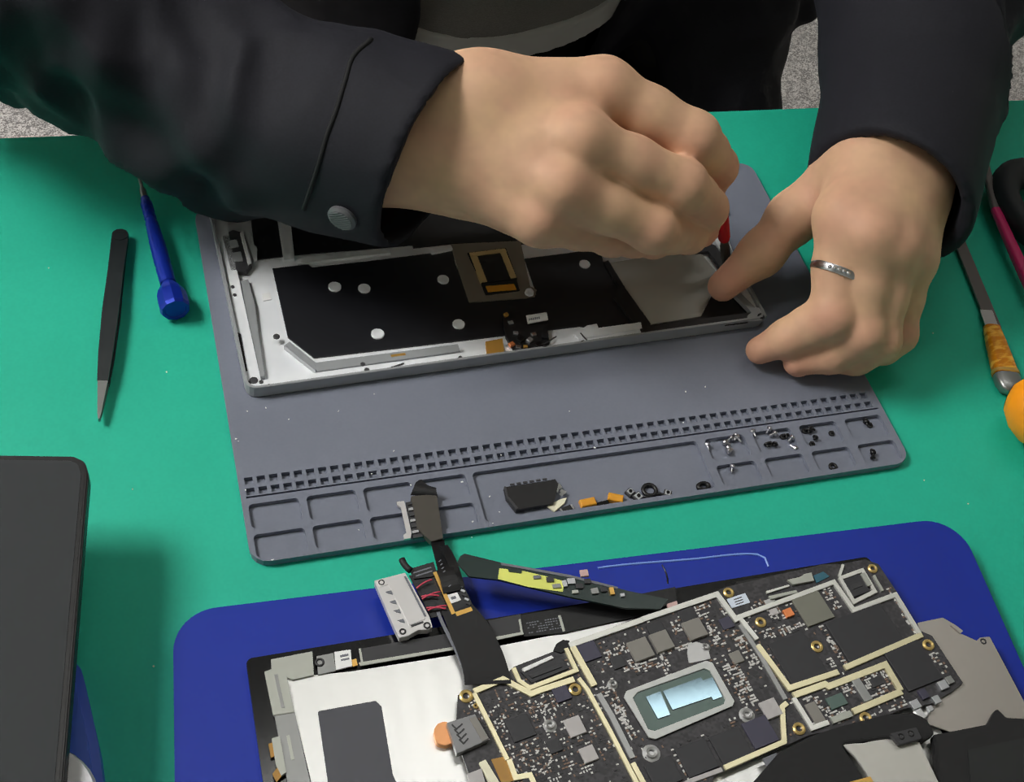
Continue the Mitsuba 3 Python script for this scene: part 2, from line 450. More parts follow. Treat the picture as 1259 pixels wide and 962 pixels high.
vc = np.vstack([skin_color(rh.vertices, RH), skin_color(lh.vertices, LH), skin_color(bodym.vertices)])
mat('m_skin', {'type': 'mesh_attribute', 'name': 'vertex_color'}, 0.6, spec=0.35, sheen=0.15)
add('person__body', trimesh.util.concatenate([rh, lh, bodym]), 'm_skin', True, color=vc, label='bare hands with light brown skin')

# finger nails
mat('m_nail', rgb(208, 158, 140), .3)
for H in (RH, LH):
    for J, R in [(J, R) for J, R in zip(H['F'], H['R'])] + [([H['thumb'][0][0], H['thumb'][0][1], H['thumb'][1][1], H['thumb'][2][1]], (0, 0, 0, .0086))]:
        axn = (J[3]-J[2])/np.linalg.norm(J[3]-J[2]); bk = J[1]-J[2]
        out = -(bk - axn*(bk@axn)); out /= np.linalg.norm(out)
        nl = trimesh.creation.icosphere(2, 1.0); nl.vertices = np.array(nl.vertices)*[.0062, .0052, .0012]
        sd_ = np.cross(out, axn); nl.vertices = np.array(nl.vertices) @ np.array([axn, sd_, out]) + J[3] - axn*.001 + out*R[3]*.88
        add(num('person__fingernail'), nl, 'm_nail', True)

# clothes
def fold_noise(p, f, seed):
    return meshkit.noise(np.asarray(p, float)*f, seed).astype(np.float32) - .5
R_C0, R_C1 = P(296, 128, .078), P(536, 192, .094)      # right sleeve: middle and cuff
L_C0, L_C1 = P(1132, 75, .083), P(1094, 246, .074)
RD = (R_C1-R_C0)/np.linalg.norm(R_C1-R_C0); LD = (L_C1-L_C0)/np.linalg.norm(L_C1-L_C0)
R_TOP = P(0, -120, .20)
def inmat(p): return (p[..., 0] > -.003) & (p[..., 0] < .356) & (p[..., 1] > -.003) & (p[..., 1] < .245)
def inshell(p): return (p[..., 0] > .0) & (p[..., 0] < .31) & (p[..., 1] > .08) & (p[..., 1] < .305)
def jacket_sdf(p):
    d = smin(torso(p, .020), ellips(p, (.225, .555, .035), (.175, .170, .17)), .05)
    d = smin(d, cone(p, (.485, .58, .10), (.440, .45, -.13), .060, .052), .05)
    d = smin(d, cone(p, (.485, .58, .10), (.510, .515, -.055), .060, .042), .02)
    # open front
    f = p[..., 0] - .252; open_ = np.maximum(np.abs(f) - (.082 + .03*np.clip(.05-p[..., 2], 0, 1)), p[..., 1] - .60)
    d = smax(d, -open_, .012)
    d = np.maximum(d, -smin(torso(p, .003), ellips(p, (.225, .555, .035), (.156, .151, .151)), .05))
    d = np.maximum(d, -.20 - p[..., 2])
    d = np.maximum(d, p[..., 2] - .40)
    sl = None
    for a, b, ra, rb, k in ((R_SH, R_EL+[0, .01, .02], .085, .078, .05), (R_EL+[0, .01, .02], R_C0, .076, .061, .05), (R_C0, R_C1-RD*.055, .061, .0545, .02), (R_C1-RD*.055, R_C1+RD*.055, .0555, .0530, .006)):
        c = cone(p, a, b, ra, rb); sl = c if sl is None else smin(sl, c, k)
    s2 = None
    for a, b, ra, rb, k in ((L_SH, L_EL+[0, .01, .02], .085, .088, .05), (L_EL+[-.012, .01, .02], L_C0, .088, .0565, .02), (L_C0, L_C1+LD*.05, .057, .0440, .02)):
        c = cone(p, a, b, ra, rb); s2 = c if s2 is None else smin(s2, c, k)
    # cut the cuffs square, hollow them
    cr = (p - R_C1.astype(np.float32)) @ RCUT.astype(np.float32); cl = (p - L_C1.astype(np.float32)) @ LCUT.astype(np.float32)
    sl = smax(sl, cr, .005); s2 = smax(s2, cl, .005)
    sl = smax(sl, -cone(p, R_C1-RD*.05, R_C1+RD*.09, .0455, .0505), .003); s2 = smax(s2, -cone(p, L_C1-LD*.05, L_C1+LD*.09, .0365, .0405), .003)
    sl = np.maximum(sl, np.where(inshell(p), .0128, np.where(inmat(p), .0064, .0004)).astype(np.float32) - p[..., 2]); s2 = np.maximum(s2, .001 - p[..., 2])
    d = smin(d, np.minimum(sl, s2), .01)
    return d
# the seam behind the right cuff leans like the cuff edge
RCUT = .87*RT - .48*UP - .16*FWD; RCUT /= np.linalg.norm(RCUT)
LCUT = LD - .28*RT; LCUT /= np.linalg.norm(LCUT)
def jacket_fold(p):
    w = fold_noise(p*[1, 1, 1.5], 13, 5)*.020 + fold_noise(p*[1.6, .7, 1], 32, 6)*.016 + np.abs(fold_noise(p@np.array([[.9, .5, 0], [-.35, .6, 0], [0, 0, .7]]), 30, 9))*.024
    s = (p - R_C1) @ RCUT
    near = np.clip((-s-.05)/.05, .12, 1)
    r = np.linalg.norm(p - R_C1, axis=-1)
    near = np.where(r < .35, near, 1)
    chest = np.exp(-(np.maximum(np.abs(p[..., 0]-.225)-.12, 0)/.05)**2) * (p[..., 1] > .36)
    return w*near*(1-.85*chest)
jk = nets(jacket_sdf, (-.20, .02, -.24), (.64, .86, .46), .0037)
nv = np.array(jk.vertex_normals)
jk.vertices = jk.vertices - nv*jacket_fold(np.array(jk.vertices))[:, None]
relax(jk, 5)
v_ = np.array(jk.vertices)
v_[:, 2] = np.maximum(v_[:, 2], np.where(v_[:, 1] > .325, -9, np.where(inshell(v_), .0128, np.where(inmat(v_), .0064, .0004))))
jk.vertices = v_
def _cloth(base, hi, f):
    def fn(p, n, uv):
        return mix(base, hi, noise(p.x*f, p.y*f, p.z*f)*.6 + fbm(p.x*30, p.y*30, p.z*30, octaves=3)*.4)
    return fn
mat('m_jacket', proc(_cloth(rgb(23, 23, 29), rgb(33, 33, 41), 1400)), 0.75, spec=0.25, sheen=0.4)
add('person__jacket', jk, 'm_jacket', True, label='black jacket with a snap button on the cuff')

# trousers, shirt, hair, shoes, snap button
def shirt_sdf(p):
    d = torso(p, .004)
    d = smin(d, ellips(p, (.225, .555, .035), (.155, .150, .15)), .05)
    hem = -.055 + .06*np.clip((p[..., 0]-.25)/.12, -1, 1) * 0
    d = np.maximum(d, -.038 - p[..., 2]); d = np.maximum(d, p[..., 2] - .365)
    return d
def hem_sdf(p):
    return np.maximum(np.maximum(smin(torso(p, .006), ellips(p, (.225, .555, .035), (.159, .154, .154)), .05), -.046 - p[..., 2]), p[..., 2] + .012)
mat('m_hem_lit', rgb(190, 190, 188), .8, spec=.2)  # paler than the shirt: light on the curved hem edge, put into the colour
add('person__shirt__hem', relax(nets(hem_sdf, (-.06, .36, -.07), (.56, .84, .03), .005), 1), 'm_hem_lit', True, label='hem of the shirt, painted pale for the light on its curved edge')
shm = nets(shirt_sdf, (-.06, .38, -.10), (.56, .84, .40), .006)
shm.vertices = shm.vertices + np.array(shm.vertex_normals)*(meshkit.fbm(np.array(shm.vertices)*[14, 14, 9], 3, 2)[:, None]-.5)*.016
mat('m_shirt', proc(_cloth(rgb(112, 111, 108), rgb(138, 137, 134), 1200)), .8, spec=.2)
add('person__shirt', relax(shm, 1), 'm_shirt', True, label='grey shirt')
def trousers_sdf(p):
    d = cone(p, (.265, .68, -.235), (.245, .64, -.06), .170, .158)
    for h, k_, a in ((HIP_R, KN_R, AN_R), (HIP_L, KN_L, AN_L)):
        d = smin(d, cone(p, h, k_, .116, .086), .05)
        d = smin(d, cone(p, k_, a+[0, .0, .03], .073, .055), .03)
    d = np.maximum(d, p[..., 2] + .035)
    return np.maximum(d, -.405 - p[..., 2] - 9*(p[..., 1] < .48))
trm = nets(trousers_sdf, (-.06, .06, -.74), (.58, .86, .0), .008)
trm.vertices = trm.vertices + np.array(trm.vertex_normals)*(meshkit.fbm(np.array(trm.vertices)*16, 3, 4)[:, None]-.5)*.014
mat('m_trousers', proc(_cloth(rgb(15, 15, 17), rgb(23, 23, 25), 1000)), .8, spec=.2)
add('person__trousers', relax(trm, 1), 'm_trousers', True, label='black trousers')
for nm, a in (('shoe', AN_R), ('shoe_001', AN_L)):
    def shoe_sdf(p):
        d = smin(cone(p, a+[0, .02, -.028], a+[0, -.15, -.036], .042, .034), cone(p, a+[0, .01, -.02], a+[0, .0, .0], .044, .042), .02)
        return np.maximum(d, -.748 - p[..., 2])
    add('person__'+nm, nets(shoe_sdf, (a[0]-.08, a[1]-.24, -.76), (a[0]+.08, a[1]+.10, -.60), .006), 'm_blackmatt2' if 'm_blackmatt2' in scene else mat('m_blackmatt2', rgb(22, 22, 24), .6), True)
def hair_sdf(p):
    d = ellips(p, HEAD+[0, .012, .018], (.084, .102, .112))
    d = np.maximum(d, -(p[..., 1] - (HEAD[1]-.068) + np.maximum(HEAD[2]+.03-p[..., 2], 0)*-1.1) )
    d = np.maximum(d, HEAD[2]-.06 - p[..., 2])
    return d
hm = nets(hair_sdf, HEAD-[.11, .13, .13], HEAD+[.11, .13, .15], .005)
hm.vertices = hm.vertices + np.array(hm.vertex_normals)*(meshkit.noise(np.array(hm.vertices)*[160, 40, 60], 3)[:, None]-.5)*.005
mat('m_hair', rgb(22, 19, 18), .5)
add('person__hair', hm, 'm_hair', True, label='short black hair')
def on_surface(sdf, px, py):
    d = P(px, py, 0) - CAM; d /= np.linalg.norm(d); t = .4
    for _ in range(120):
        s = float(sdf((CAM + d*t)[None].astype(np.float32))[0])
        if abs(s) < 1e-5: break
        t += s*.8
    return CAM + d*t
def seam(pts_, r):
    q = np.array([on_surface(jacket_sdf, *p) for p in pts_])
    from scipy.spatial import cKDTree
    t = cKDTree(jk.vertices)
    q = np.array([np.mean(jk.vertices[t.query(x, 6)[1]], 0) for x in q])
    return tube(q, r, 8, 3)
mat('m_seam', rgb(14, 14, 17), .8)
add('person__jacket__seam', seam([(458, 46), (446, 56), (433, 70), (424, 92), (418, 114), (410, 140), (402, 165), (394, 190), (385, 222), (375, 258)], .0013), 'm_seam', True, label='stitched seam of the cuff')
sc_ = on_surface(jacket_sdf, 421, 268)
sn_n = sum((e*float(jacket_sdf((sc_+e*.003)[None].astype(np.float32))[0]-jacket_sdf((sc_-e*.003)[None].astype(np.float32))[0]) for e in np.eye(3)), np.zeros(3)); sn_n /= np.linalg.norm(sn_n)
print('snap', sc_, sn_n)
mat('m_snap', rgb(98, 98, 102), .4, metal=.3)
add('person__jacket__snap_button', [lathe([(0, -.001), (.0076, -.001), (.0078, .0010), (.0066, .0022), (0, .0024)], sc_, sc_+sn_n, 28)], 'm_snap', 30, label='grey ridged snap button')
ux = np.cross(sn_n, UP); ux /= np.linalg.norm(ux); uy = np.cross(sn_n, ux)
rb = []
for i in range(9):
    o = (i-4)*.0014; hw = math.sqrt(max(.0062**2-o*o, 1e-8)); c_ = sc_ + sn_n*.0024 + uy*o
    rb.append(tube([c_-ux*hw, c_+ux*hw], .00042, 6))
add('person__jacket__snap_ridges', rb, 'm_snap', True)

# stool under the person
def seat_sdf(p):
    return np.maximum(np.linalg.norm(p[..., :2]-np.array([.255, .70], np.float32), axis=-1)-.20, np.abs(p[..., 2]+.365)-.03)
mat('m_seat', rgb(30, 34, 60), .6)
add('stool__seat', lathe([(0, 0), (.19, 0), (.205, .012), (.205, .035), (.19, .048), (0, .048)], [.255, .72, -.455], n=40), 'm_seat', 30)
add('stool__post', lathe([(0, 0), (.025, 0), (.025, .27), (0, .27)], [.255, .72, -.725], n=20), 'm_steel', 30)
for i in range(5):
    t = i*2*math.pi/5+.3
    add(num('stool__foot'), tube([[.255, .72, -.70], [.255+.26*math.cos(t), .72+.26*math.sin(t), -.735]], [.018, .015], 10), 'm_steel', True)
tag('stool', 'round dark blue stool under the seated person', 'stool')
tag('person', 'person in black jacket and grey shirt, seated at the bench, hands on the shell', 'person')
# ---------------------------------------------------------------- grey silicone repair mat with trays
def _grey(p, n, uv):
    a = fbm(p.x*14, p.y*14, 5.0, octaves=4); b = noise(p.x*1200, p.y*1200, 7.0)
    return mix(rgb(106, 111, 125), rgb(120, 124, 138), a*0.8 + b*0.2)
mat('m_silicone', proc(_grey), 0.5, spec=0.4)
MZ, MW, MD = 0.0045, 0.3525, 0.2415
def rbox(x0, y0, x1, y1, r):
    return sbox(x0+r, y0+r, x1-r, y1-r).buffer(r, quad_segs=4)
outline = rbox(0, 0, MW, MD, .009)
holes = [rbox(0.0028+.0281*k, ya, .0273+.0281*k, yb, .0022) for k in range(4) for ya, yb in ((.0028, .0157), (.0192, .0333))]
holes += [rbox(.2432+.0277*k, ya, .2657+.0277*k, yb, .0022) for k in range(4) for ya, yb in ((.0028, .0157), (.0192, .0333))]
holes.append(rbox(.115, .0028, .2386, .0333, .0025))
deep = ext(outline.difference(unary_union(holes + [sbox(.0025, .0370, MW-.0025, .0380)] +
      [sbox(.0030+.006076*k, y, .0030+.006076*k+.0041, y+.0040) for k in range(57) for y in (.0388, .0453)])), .0020, MZ)
# soft outer edge: the lowest layer and the upper layer differ by a small lip
add('silicone_mat__pad', [ext(outline.buffer(-.0002), 0.0, .0020), deep], 'm_silicone')
tag('silicone_mat', 'grey silicone repair mat with square pits and shallow parts trays along its front', 'repair mat')

mat('m_chrome', rgb(200, 200, 205), 0.25, metal=1.0)
mat('m_alu', rgb(190, 192, 196), 0.38, metal=0.9)
mat('m_black', rgb(17, 17, 19), 0.45)
mat('m_blackgloss', rgb(14, 14, 16), 0.15)
mat('m_blackmatt', rgb(24, 24, 26), 0.65)
mat('m_darkgrey', rgb(52, 52, 55), 0.5)
mat('m_gold', rgb(214, 170, 92), 0.35, metal=0.7)
mat('m_amber', rgb(214, 148, 40), 0.35)
mat('m_white', rgb(228, 228, 228), 0.5)
mat('m_cream', rgb(226, 222, 196), 0.45)
mat('m_foil', rgb(225, 225, 228), 0.2, metal=1.0)
mat('m_copper', rgb(216, 130, 80), 0.35, metal=0.6)
mat('m_printgrey', rgb(110, 112, 120), 0.6)
mat('m_red', rgb(180, 20, 34), 0.3)

# loose screws: one shape, set out one by one
TZ = .0020
scr = {}
for nm, m_, L in (('long', 'm_chrome', .0042), ('short', 'm_black', .0024)):
    me = lathe([(0, 0), (.0006, 0), (.0007, L*.55), (.0016, L*.6), (.0017, L*.85), (.0013, L), (.0005, L*.96), (0, L*.9)], [0, 0, 0], n=12)
    scr[nm] = mikit.ply(me, m_, 30)
def screw(px, py, kind, lean, turn, label, group, key='screw'):
    k = num(key); x, y, _ = P(px, py, TZ)
    if lean: # lying on its side
        tw = T().translate([x, y, TZ+.0016]).rotate([0, 0, 1], turn).rotate([0, 1, 0], 82)
    else:    # standing on its head
        L = .0042 if kind == 'long' else .0024
        tw = T().translate([x, y, TZ+L]).rotate([0, 0, 1], turn).rotate([1, 0, 0], 180)
    scene[k] = {**scr[kind], 'to_world': tw}
    tag(k, label, 'screw', group)
ORD = ['first', 'second', 'third', 'fourth', 'fifth', 'sixth', 'seventh']
NUMW = ['', 'one', 'two', 'three', 'four', 'five', 'six', 'seven']
def heap(spots, kind, what, where, group):
    for i, (px, py, t) in enumerate(sorted(spots)):
        screw(px, py, kind, kind == 'long' or t > 30, t, f'{ORD[i]} from left of the {NUMW[len(spots)]} {what} screws in {where}', group)
heap(((870, 556, 80), (892, 545, 20), (897, 549, 150), (902, 544, 60), (910, 546, 110), (895, 560, 75), (900, 555, 200)), 'long', 'bright', 'the back tray beside the long tray', 'bright screws beside the long tray')
heap(((928, 539, 100), (941, 535, 40), (945, 538, 10), (968, 545, 30), (971, 550, 300)), 'long', 'bright', 'the tray of mixed screws', 'bright screws among black ones')
heap(((946, 547, 0), (950, 551, 40), (943, 552, 90), (962, 538, 20), (966, 541, 70)), 'short', 'black', 'the tray of mixed screws', 'black screws among bright ones')
heap(((989, 531, 10), (993, 535, 60), (997, 532, 100), (1001, 531, 150), (1000, 543, 45), (998, 547, 20)), 'short', 'dark', 'the third small back tray', 'dark screws in the third back tray')
screw(1022, 534, 'short', False, 0, 'lone black screw standing at the right side of the third small back tray', None)
heap(((1061, 522, 40), (1065, 525, 80), (1069, 524, 10)), 'short', 'dark', "the mat's right back tray", 'dark screws in the right back tray')
screw(898, 583, 'long', True, 60, 'single bright screw lying in the front tray just right of the long tray', None)
heap(((1070, 560, 40), (1073, 563, 80), (1075, 566, 130)), 'short', 'black', "the mat's right front tray", 'black screws in the front corner tray')
def torus(c, R, r, n=20, m=8, sq=1.0):
    a, b = np.meshgrid(np.arange(n)*2*np.pi/n, np.arange(m)*2*np.pi/m, indexing='ij')
    v = np.stack([(R+r*np.cos(b))*np.cos(a), (R+r*np.cos(b))*np.sin(a)*sq, r*np.sin(b)], -1).reshape(-1, 3) + c
    f = []
    for i in range(n):
        for j in range(m):
            q = [i*m+j, ((i+1) % n)*m+j, ((i+1) % n)*m+(j+1) % m, i*m+(j+1) % m]
            f += [[q[0], q[1], q[2]], [q[0], q[2], q[3]]]
    return trimesh.Trimesh(v, np.array(f), process=False)
q = P(1023.5, 575, TZ); add('washer', torus([q[0], q[1], TZ+.0008], .0017, .0008), 'm_black', True); tag('washer', 'small black washer in the front tray, third from the right of the long tray', 'washer')
q = P(864, 600, TZ); add('grommet', torus([q[0], q[1], TZ+.0013], .0028, .0013, sq=.7), 'm_black', True); tag('grommet', 'black rubber grommet in the front right corner of the long tray', 'grommet')

# loose parts in the long tray
k = 'battery_flex'
pl = poly_px([(620, 598), (672, 590), (683, 588), (687, 594), (684, 606), (681, 618), (635, 626), (623, 611)], TZ+.004)
add(k+'__sheet', ext(pl, TZ+.001, TZ+.0032, .0003), 'm_black')
add(k+'__rim', [ext(poly_px([(620, 598), (623, 611), (635, 626), (637, 624), (625, 609.5), (622.5, 598)], TZ+.004), TZ+.0001, TZ+.0036)], 'm_darkgrey')
for i in range(6):
    q = P(630+8*i, 595.5-1.3*i, TZ+.004); add(num(k+'__contact'), bx(q[0], q[1], TZ+.0032, .0022, .0010, .0007), 'm_darkgrey')
rr = random.Random(4)
foil = []
for i in range(5):
    q = P(684+rr.uniform(0, 9), 596+i*3.0, TZ+.002)
    foil.append(bx(q[0], q[1], TZ+.0008+.0004*i, .0030, .0018, .0004, rr.uniform(0, 3)))
add(k+'__torn_foil', foil, 'm_foil', label='crumpled bright foil')
tag(k, 'black flat flex part with a torn foil end lying in the long tray', 'flex cable')
k = 'cream_plate'
add(k, plate([(672, 622), (691, 613), (697, 612), (694, 619), (682, 629)], TZ+.0015, .0012, bevel=.0003), 'm_cream'); tag(k, 'small pale metal plate next to the torn foil in the long tray', 'metal plate')
k = 'chip_component'
q = P(697, 626, TZ+.001); add(k+'__body', bx(q[0], q[1], TZ, .0055, .0030, .0014, .25, .0002), 'm_black')
for s in (-1, 1):
    add(num(k+'__contact'), bx(q[0]+s*.0030, q[1]+s*.0007, TZ, .0012, .0026, .0013, .25), 'm_chrome')
tag(k, 'small black component with bright ends, in the long tray before the pale plate', 'component')
q = P(723, 618, TZ+.002); add('foam_block', bx(q[0], q[1], TZ, .0082, .0044, .0028, .06, .0004), 'm_amber'); tag('foam_block', 'left amber block lying level in the long tray', 'block')
q = P(757, 612.5, TZ+.002); add('foam_block_001', bx(q[0], q[1], TZ, .0078, .0046, .0028, -.42, .0004), 'm_amber'); tag('foam_block_001', 'right amber block lying askew in the long tray', 'block')
q = P(742, 620, TZ+.001); add('connector_block', bx(q[0], q[1], TZ, .0056, .0030, .0018, .1, .0003), 'm_blackgloss'); tag('connector_block', 'small black block between the two amber blocks', 'component')
for i, (px, py, s, a, lab) in enumerate(((775, 605, .0040, .5, 'small camera module farthest left of the three in the long tray'), (785, 610.5, .0046, .5, 'small camera module in front of the black ring cable'), (821, 606.5, .0040, -.5, 'small camera module right of the black ring cable'))):
    k = num('camera_module'); q = P(px, py, TZ+.002)
    add(k+'__housing', bx(q[0], q[1], TZ, s, s, .0022, a, .0003), 'm_darkgrey')
    add(k+'__shield', bx(q[0], q[1], TZ+.0022, s*.75, s*.75, .0004, a, .0001), 'm_alu')
    add(k+'__lens', cyl(q[0], q[1], TZ+.0026, s*.22, .0005), 'm_blackgloss')
    tag(k, lab, 'camera module')
q = P(799, 602, TZ+.002)
ring = [torus([q[0], q[1], TZ+.0012], .0034, .0011)]
w0 = [P(792, 611, TZ+.001), P(800, 611.5, TZ+.001), P(808, 608, TZ+.001), P(816, 609, TZ+.001)]
add('ring_cable__ring', ring, 'm_black', True); add('ring_cable__lead', tube(w0, .0008, 8, 4), 'm_black', True)
tag('ring_cable', 'black ring with a short lead, between the camera modules in the long tray', 'cable')
# crumbs of dust on the mat and bench
rr = random.Random(11); du = []
for px, py in ((304, 506), (327, 502), (355, 516), (416, 506), (457, 583), (460, 485), (581, 642), (614, 630), (606, 644), (616, 560), (843, 482), (867, 476), (731, 551), (484, 555), (441, 652), (505, 597), (568, 593), (302, 603), (335, 689), (290, 540), (293, 543), (602, 611), (580, 661), (700, 506), (840, 520)):
    q = P(px, py, MZ); du.append(bx(q[0], q[1], (MZ if not holes or True else 0), rr.uniform(.0005, .0012), rr.uniform(.0003, .0008), .0003, rr.uniform(0, 3)))
add('dust', du, 'm_white'); tag('dust', 'pale crumbs of dust scattered over the grey silicone mat', 'dust', kind='stuff')
rr = random.Random(12); du = []
for px, py in ((205, 458), (163, 602), (189, 820), (1147, 410), (1136, 591), (140, 430), (60, 330), (192, 300), (1190, 620)):
    q = P(px, py, 0); du.append(bx(q[0], q[1], 0, rr.uniform(.0006, .0012), rr.uniform(.0004, .0008), .0004, rr.uniform(0, 3)))
add('grit', du, 'm_cream'); tag('grit', 'few pale specks of grit on the green bench mat', 'grit', kind='stuff')
# ---------------------------------------------------------------- silver tablet shell on the silicone mat
def _mag(p, n, uv):
    return mix(rgb(222, 225, 230), rgb(238, 240, 243), fbm(p.x*60, p.y*60, 2.0, octaves=3))
mat('m_shell', proc(_mag), 0.42, metal=0.12, spec=0.5)
mat('m_shellgrey', rgb(158, 161, 164), 0.4, metal=0.3)
mat('m_graphite', rgb(21, 22, 27), 0.42)
mat('m_graphite2', rgb(30, 29, 31), 0.5)
K = 'tablet_shell'
FZ = .0062; RZ = .0125
a0 = P(303, 479, RZ)[:2]; a1 = P(944, 390, RZ)[:2]
sa = math.atan2(*(a1-a0)[::-1]); SW = np.linalg.norm(a1-a0); SD = .201
def sh(x, y): # shell plan coordinates -> world
    X, Y = rot2(x, y, sa); return a0[0]+X, a0[1]+Y
def shp(poly):
    from shapely import affinity
    return affinity.affine_transform(poly, [math.cos(sa), -math.sin(sa), math.sin(sa), math.cos(sa), a0[0], a0[1]])
outer = shp(rbox(0, 0, SW, SD, .006))
add(K+'__floor', ext(outer.buffer(-.0010), MZ, FZ), 'm_shell')
add(K+'__rim', ext(outer.difference(shp(rbox(.0016, .0016, SW-.0016, SD-.0016, .0046))), MZ+.0006, RZ, .0004), 'm_shellgrey', label='raised silver rim')
ledge = shp(rbox(.0018, .0018, SW-.0018, SD-.0018, .0045)).difference(shp(sbox(.0085, .0068, SW-.0060, SD-.008)))
add(K+'__ledge', ext(ledge, FZ, .0100, .0003), 'm_shell', label='white inner ledge')
def part(name, p, ztop, th, m_, r=0.0, bevel=0.0, label=None):
    return add(num(K+'__'+name), plate(p, ztop, th, r, bevel), m_, label=label)
part('graphite_sheet', [(335, 330), (379, 325), (384, 329), (470, 319), (556, 308), (560, 325), (577, 369), (660, 362), (645, 318), (738, 306), (742, 322), (761, 352), (790, 396), (786, 410), (712, 401), (597, 415), (386, 440), (354, 415)], FZ+.0009, .0009, 'm_graphite', bevel=.0001, label='black graphite sheet')
part('graphite_sheet', [(308, 268), (340, 263), (349, 315), (315, 319)], FZ+.0009, .0009, 'm_graphite')
part('graphite_sheet', [(356, 262), (500, 242), (520, 300), (362, 313)], FZ+.0009, .0009, 'm_graphite')
part('graphite_sheet', [(500, 240), (880, 205), (896, 262), (742, 296), (640, 300), (560, 299), (508, 305)], FZ+.0007, .0007, 'm_graphite2')
part('divider_rib', [(340, 262), (356, 260), (362, 318), (349, 320)], FZ+.0022, .0022, 'm_shell', bevel=.0003)
part('divider_rib', [(366, 316), (480, 305), (480, 311), (366, 324)], FZ+.0018, .0018, 'm_shell', bevel=.0003)
for px, py, r in ((411.6, 352, .0036), (448, 354, .0034), (464.5, 410, .0036), (545, 343, .0033), (564, 398, .0034), (719, 324, .0032)):
    q = P(px, py, FZ+.002); k = num(K+'__magnet_disc')
    add(k, lathe([(0, 0), (r, 0), (r, .0010), (r*.86, .0012), (r*.6, .0009), (0, .0009)], [q[0], q[1], FZ+.0008], n=24), 'm_shell', 30, label='round white disc' if '001' in k else None)
mat('m_palegold', rgb(222, 196, 140), .35, metal=.5); mat('m_tan', rgb(138, 130, 118), .4, metal=.4)
# plate with gold contacts in the middle
part('centre_plate', [(554, 300), (640, 296), (652, 352), (660, 356), (658, 364), (645, 366), (577, 371), (563, 330)], FZ+.0020, .0014, 'm_tan', bevel=.0003, label='grey plate')
CP = K+'__centre_plate'
for nm, p, h, m_ in (('socket', [(575, 311), (622, 305), (636, 343), (592, 348)], .0010, 'm_black'),
                 ('gold_contact', [(577, 311), (585, 310), (599, 346), (591, 347)], .0016, 'm_gold'),
                 ('gold_contact', [(614, 307), (621, 306), (635, 341), (628, 342)], .0016, 'm_gold'),
                 ('gold_contact', [(577, 311), (621, 305.5), (623, 309), (579, 315)], .0018, 'm_gold'),
                 ('socket_bar', [(592, 349), (635, 344), (639, 357), (597, 362)], .0009, 'm_black'),
                 ('amber_strip', [(597, 352), (632, 349), (635, 356), (600, 359)], .0013, 'm_amber')):
    add(num(CP+'__'+nm), plate(p, FZ+.002+h, h), {'m_gold': 'm_palegold'}.get(m_, m_))
q = P(651, 359, FZ+.003); add(CP+'__boss', lathe([(0, .001), (.0010, .001), (.0011, .0018), (.0024, .0018), (.0028, 0)], [q[0], q[1], FZ+.0016], n=18), 'm_shell', 30)
# battery-like pale plate at the right
part('pale_plate', [(744, 324), (857, 306), (884, 338), (862, 389), (795, 400), (764, 352)], FZ+.0018, .0014, 'm_cream2', r=.001, bevel=.0002, label='pale grey plate') if 'm_cream2' in scene else (mat('m_cream2', rgb(176, 176, 170), 0.4), part('pale_plate', [(744, 324), (857, 306), (884, 338), (862, 389), (795, 400), (764, 352)], FZ+.0018, .0014, 'm_cream2', r=.001, bevel=.0002, label='pale grey plate'))
part('black_foam', [(742, 322), (748, 320), (770, 356), (800, 398), (790, 408), (778, 396), (755, 366), (760, 352)], FZ+.0026, .0024, 'm_blackmatt')
part('black_foam', [(793, 401), (861, 391), (886, 342), (905, 362), (932, 385), (922, 392), (786, 411)], FZ+.0014, .0014, 'm_graphite2')
part('white_tab', [(528, 306), (554, 301), (557, 306), (531, 311)], FZ+.0026, .0020, 'm_shell', bevel=.0003)
part('black_foam', [(786, 402), (861, 392), (926, 384), (921, 396), (850, 405), (790, 411)], .0107, .0010, 'm_graphite2')
part('bracket', [(836, 303), (868, 296), (880, 302), (908, 344), (898, 346), (871, 309), (840, 312)], FZ+.0034, .0020, 'm_darkgrey', bevel=.0003, label='dark bent bracket')
part('corner_bracket', [(903, 362), (911, 360), (929, 378), (938, 378), (943, 388), (936, 394), (920, 395), (919, 388), (924, 384)], RZ-.0008, .0030, 'm_shellgrey', bevel=.0003, label='grey corner bracket')
q = P(936, 388, RZ); add(num(K+'__screw_hole'), torus([q[0], q[1], RZ-.0006], .0015, .0006, 14, 6), 'm_darkgrey', True)
part('white_tab', [(872, 292), (893, 289), (905, 318), (896, 320), (884, 300)], FZ+.0026, .0020, 'm_shell', bevel=.0003)
# front rail
part('front_slot', [(387, 446), (563, 423), (566, 432), (390, 457)], .0102, .0006, 'm_shellgrey', bevel=.0002, label='shallow grey slot')
part('corner_rail', [(349, 425), (356, 420), (391, 448), (388, 456)], .0094, .0030, 'm_shellgrey', bevel=.0003)
part('white_rail', [(706, 411), (722, 400), (734, 398), (736, 403), (788, 396), (790, 404), (712, 417)], .0108, .0040, 'm_shell', bevel=.0003, label='white rail')
part('yellow_mark', [(480, 436.5), (498, 434), (499, 436.5), (481, 439)], .0104, .0003, 'm_gold')
for px, py, r in ((286, 353, .0011), (288.5, 363, .0011), (340, 414, .0018), (446, 448, .0013), (451, 455, .0014), (566, 440, .0012), (321, 470, .0012), (312, 468, .0022), (306, 471, .0013), (331, 474, .0010)):
    q = P(px, py, .0101); add(num(K+'__screw'), lathe([(0, 0), (r, 0), (r, .0005), (r*.5, .0007), (0, .0004)], [q[0], q[1], .0098], n=12), 'm_darkgrey', 30)
part('side_slot', [(291, 408), (296, 411), (304, 455), (300, 456), (294, 432)], .0106, .0008, 'm_black', label='black slot in the rim')
part('dark_seam', [(352, 471), (377, 467), (377.5, 468.6), (352.5, 472.6)], .0105, .0005, 'm_black')
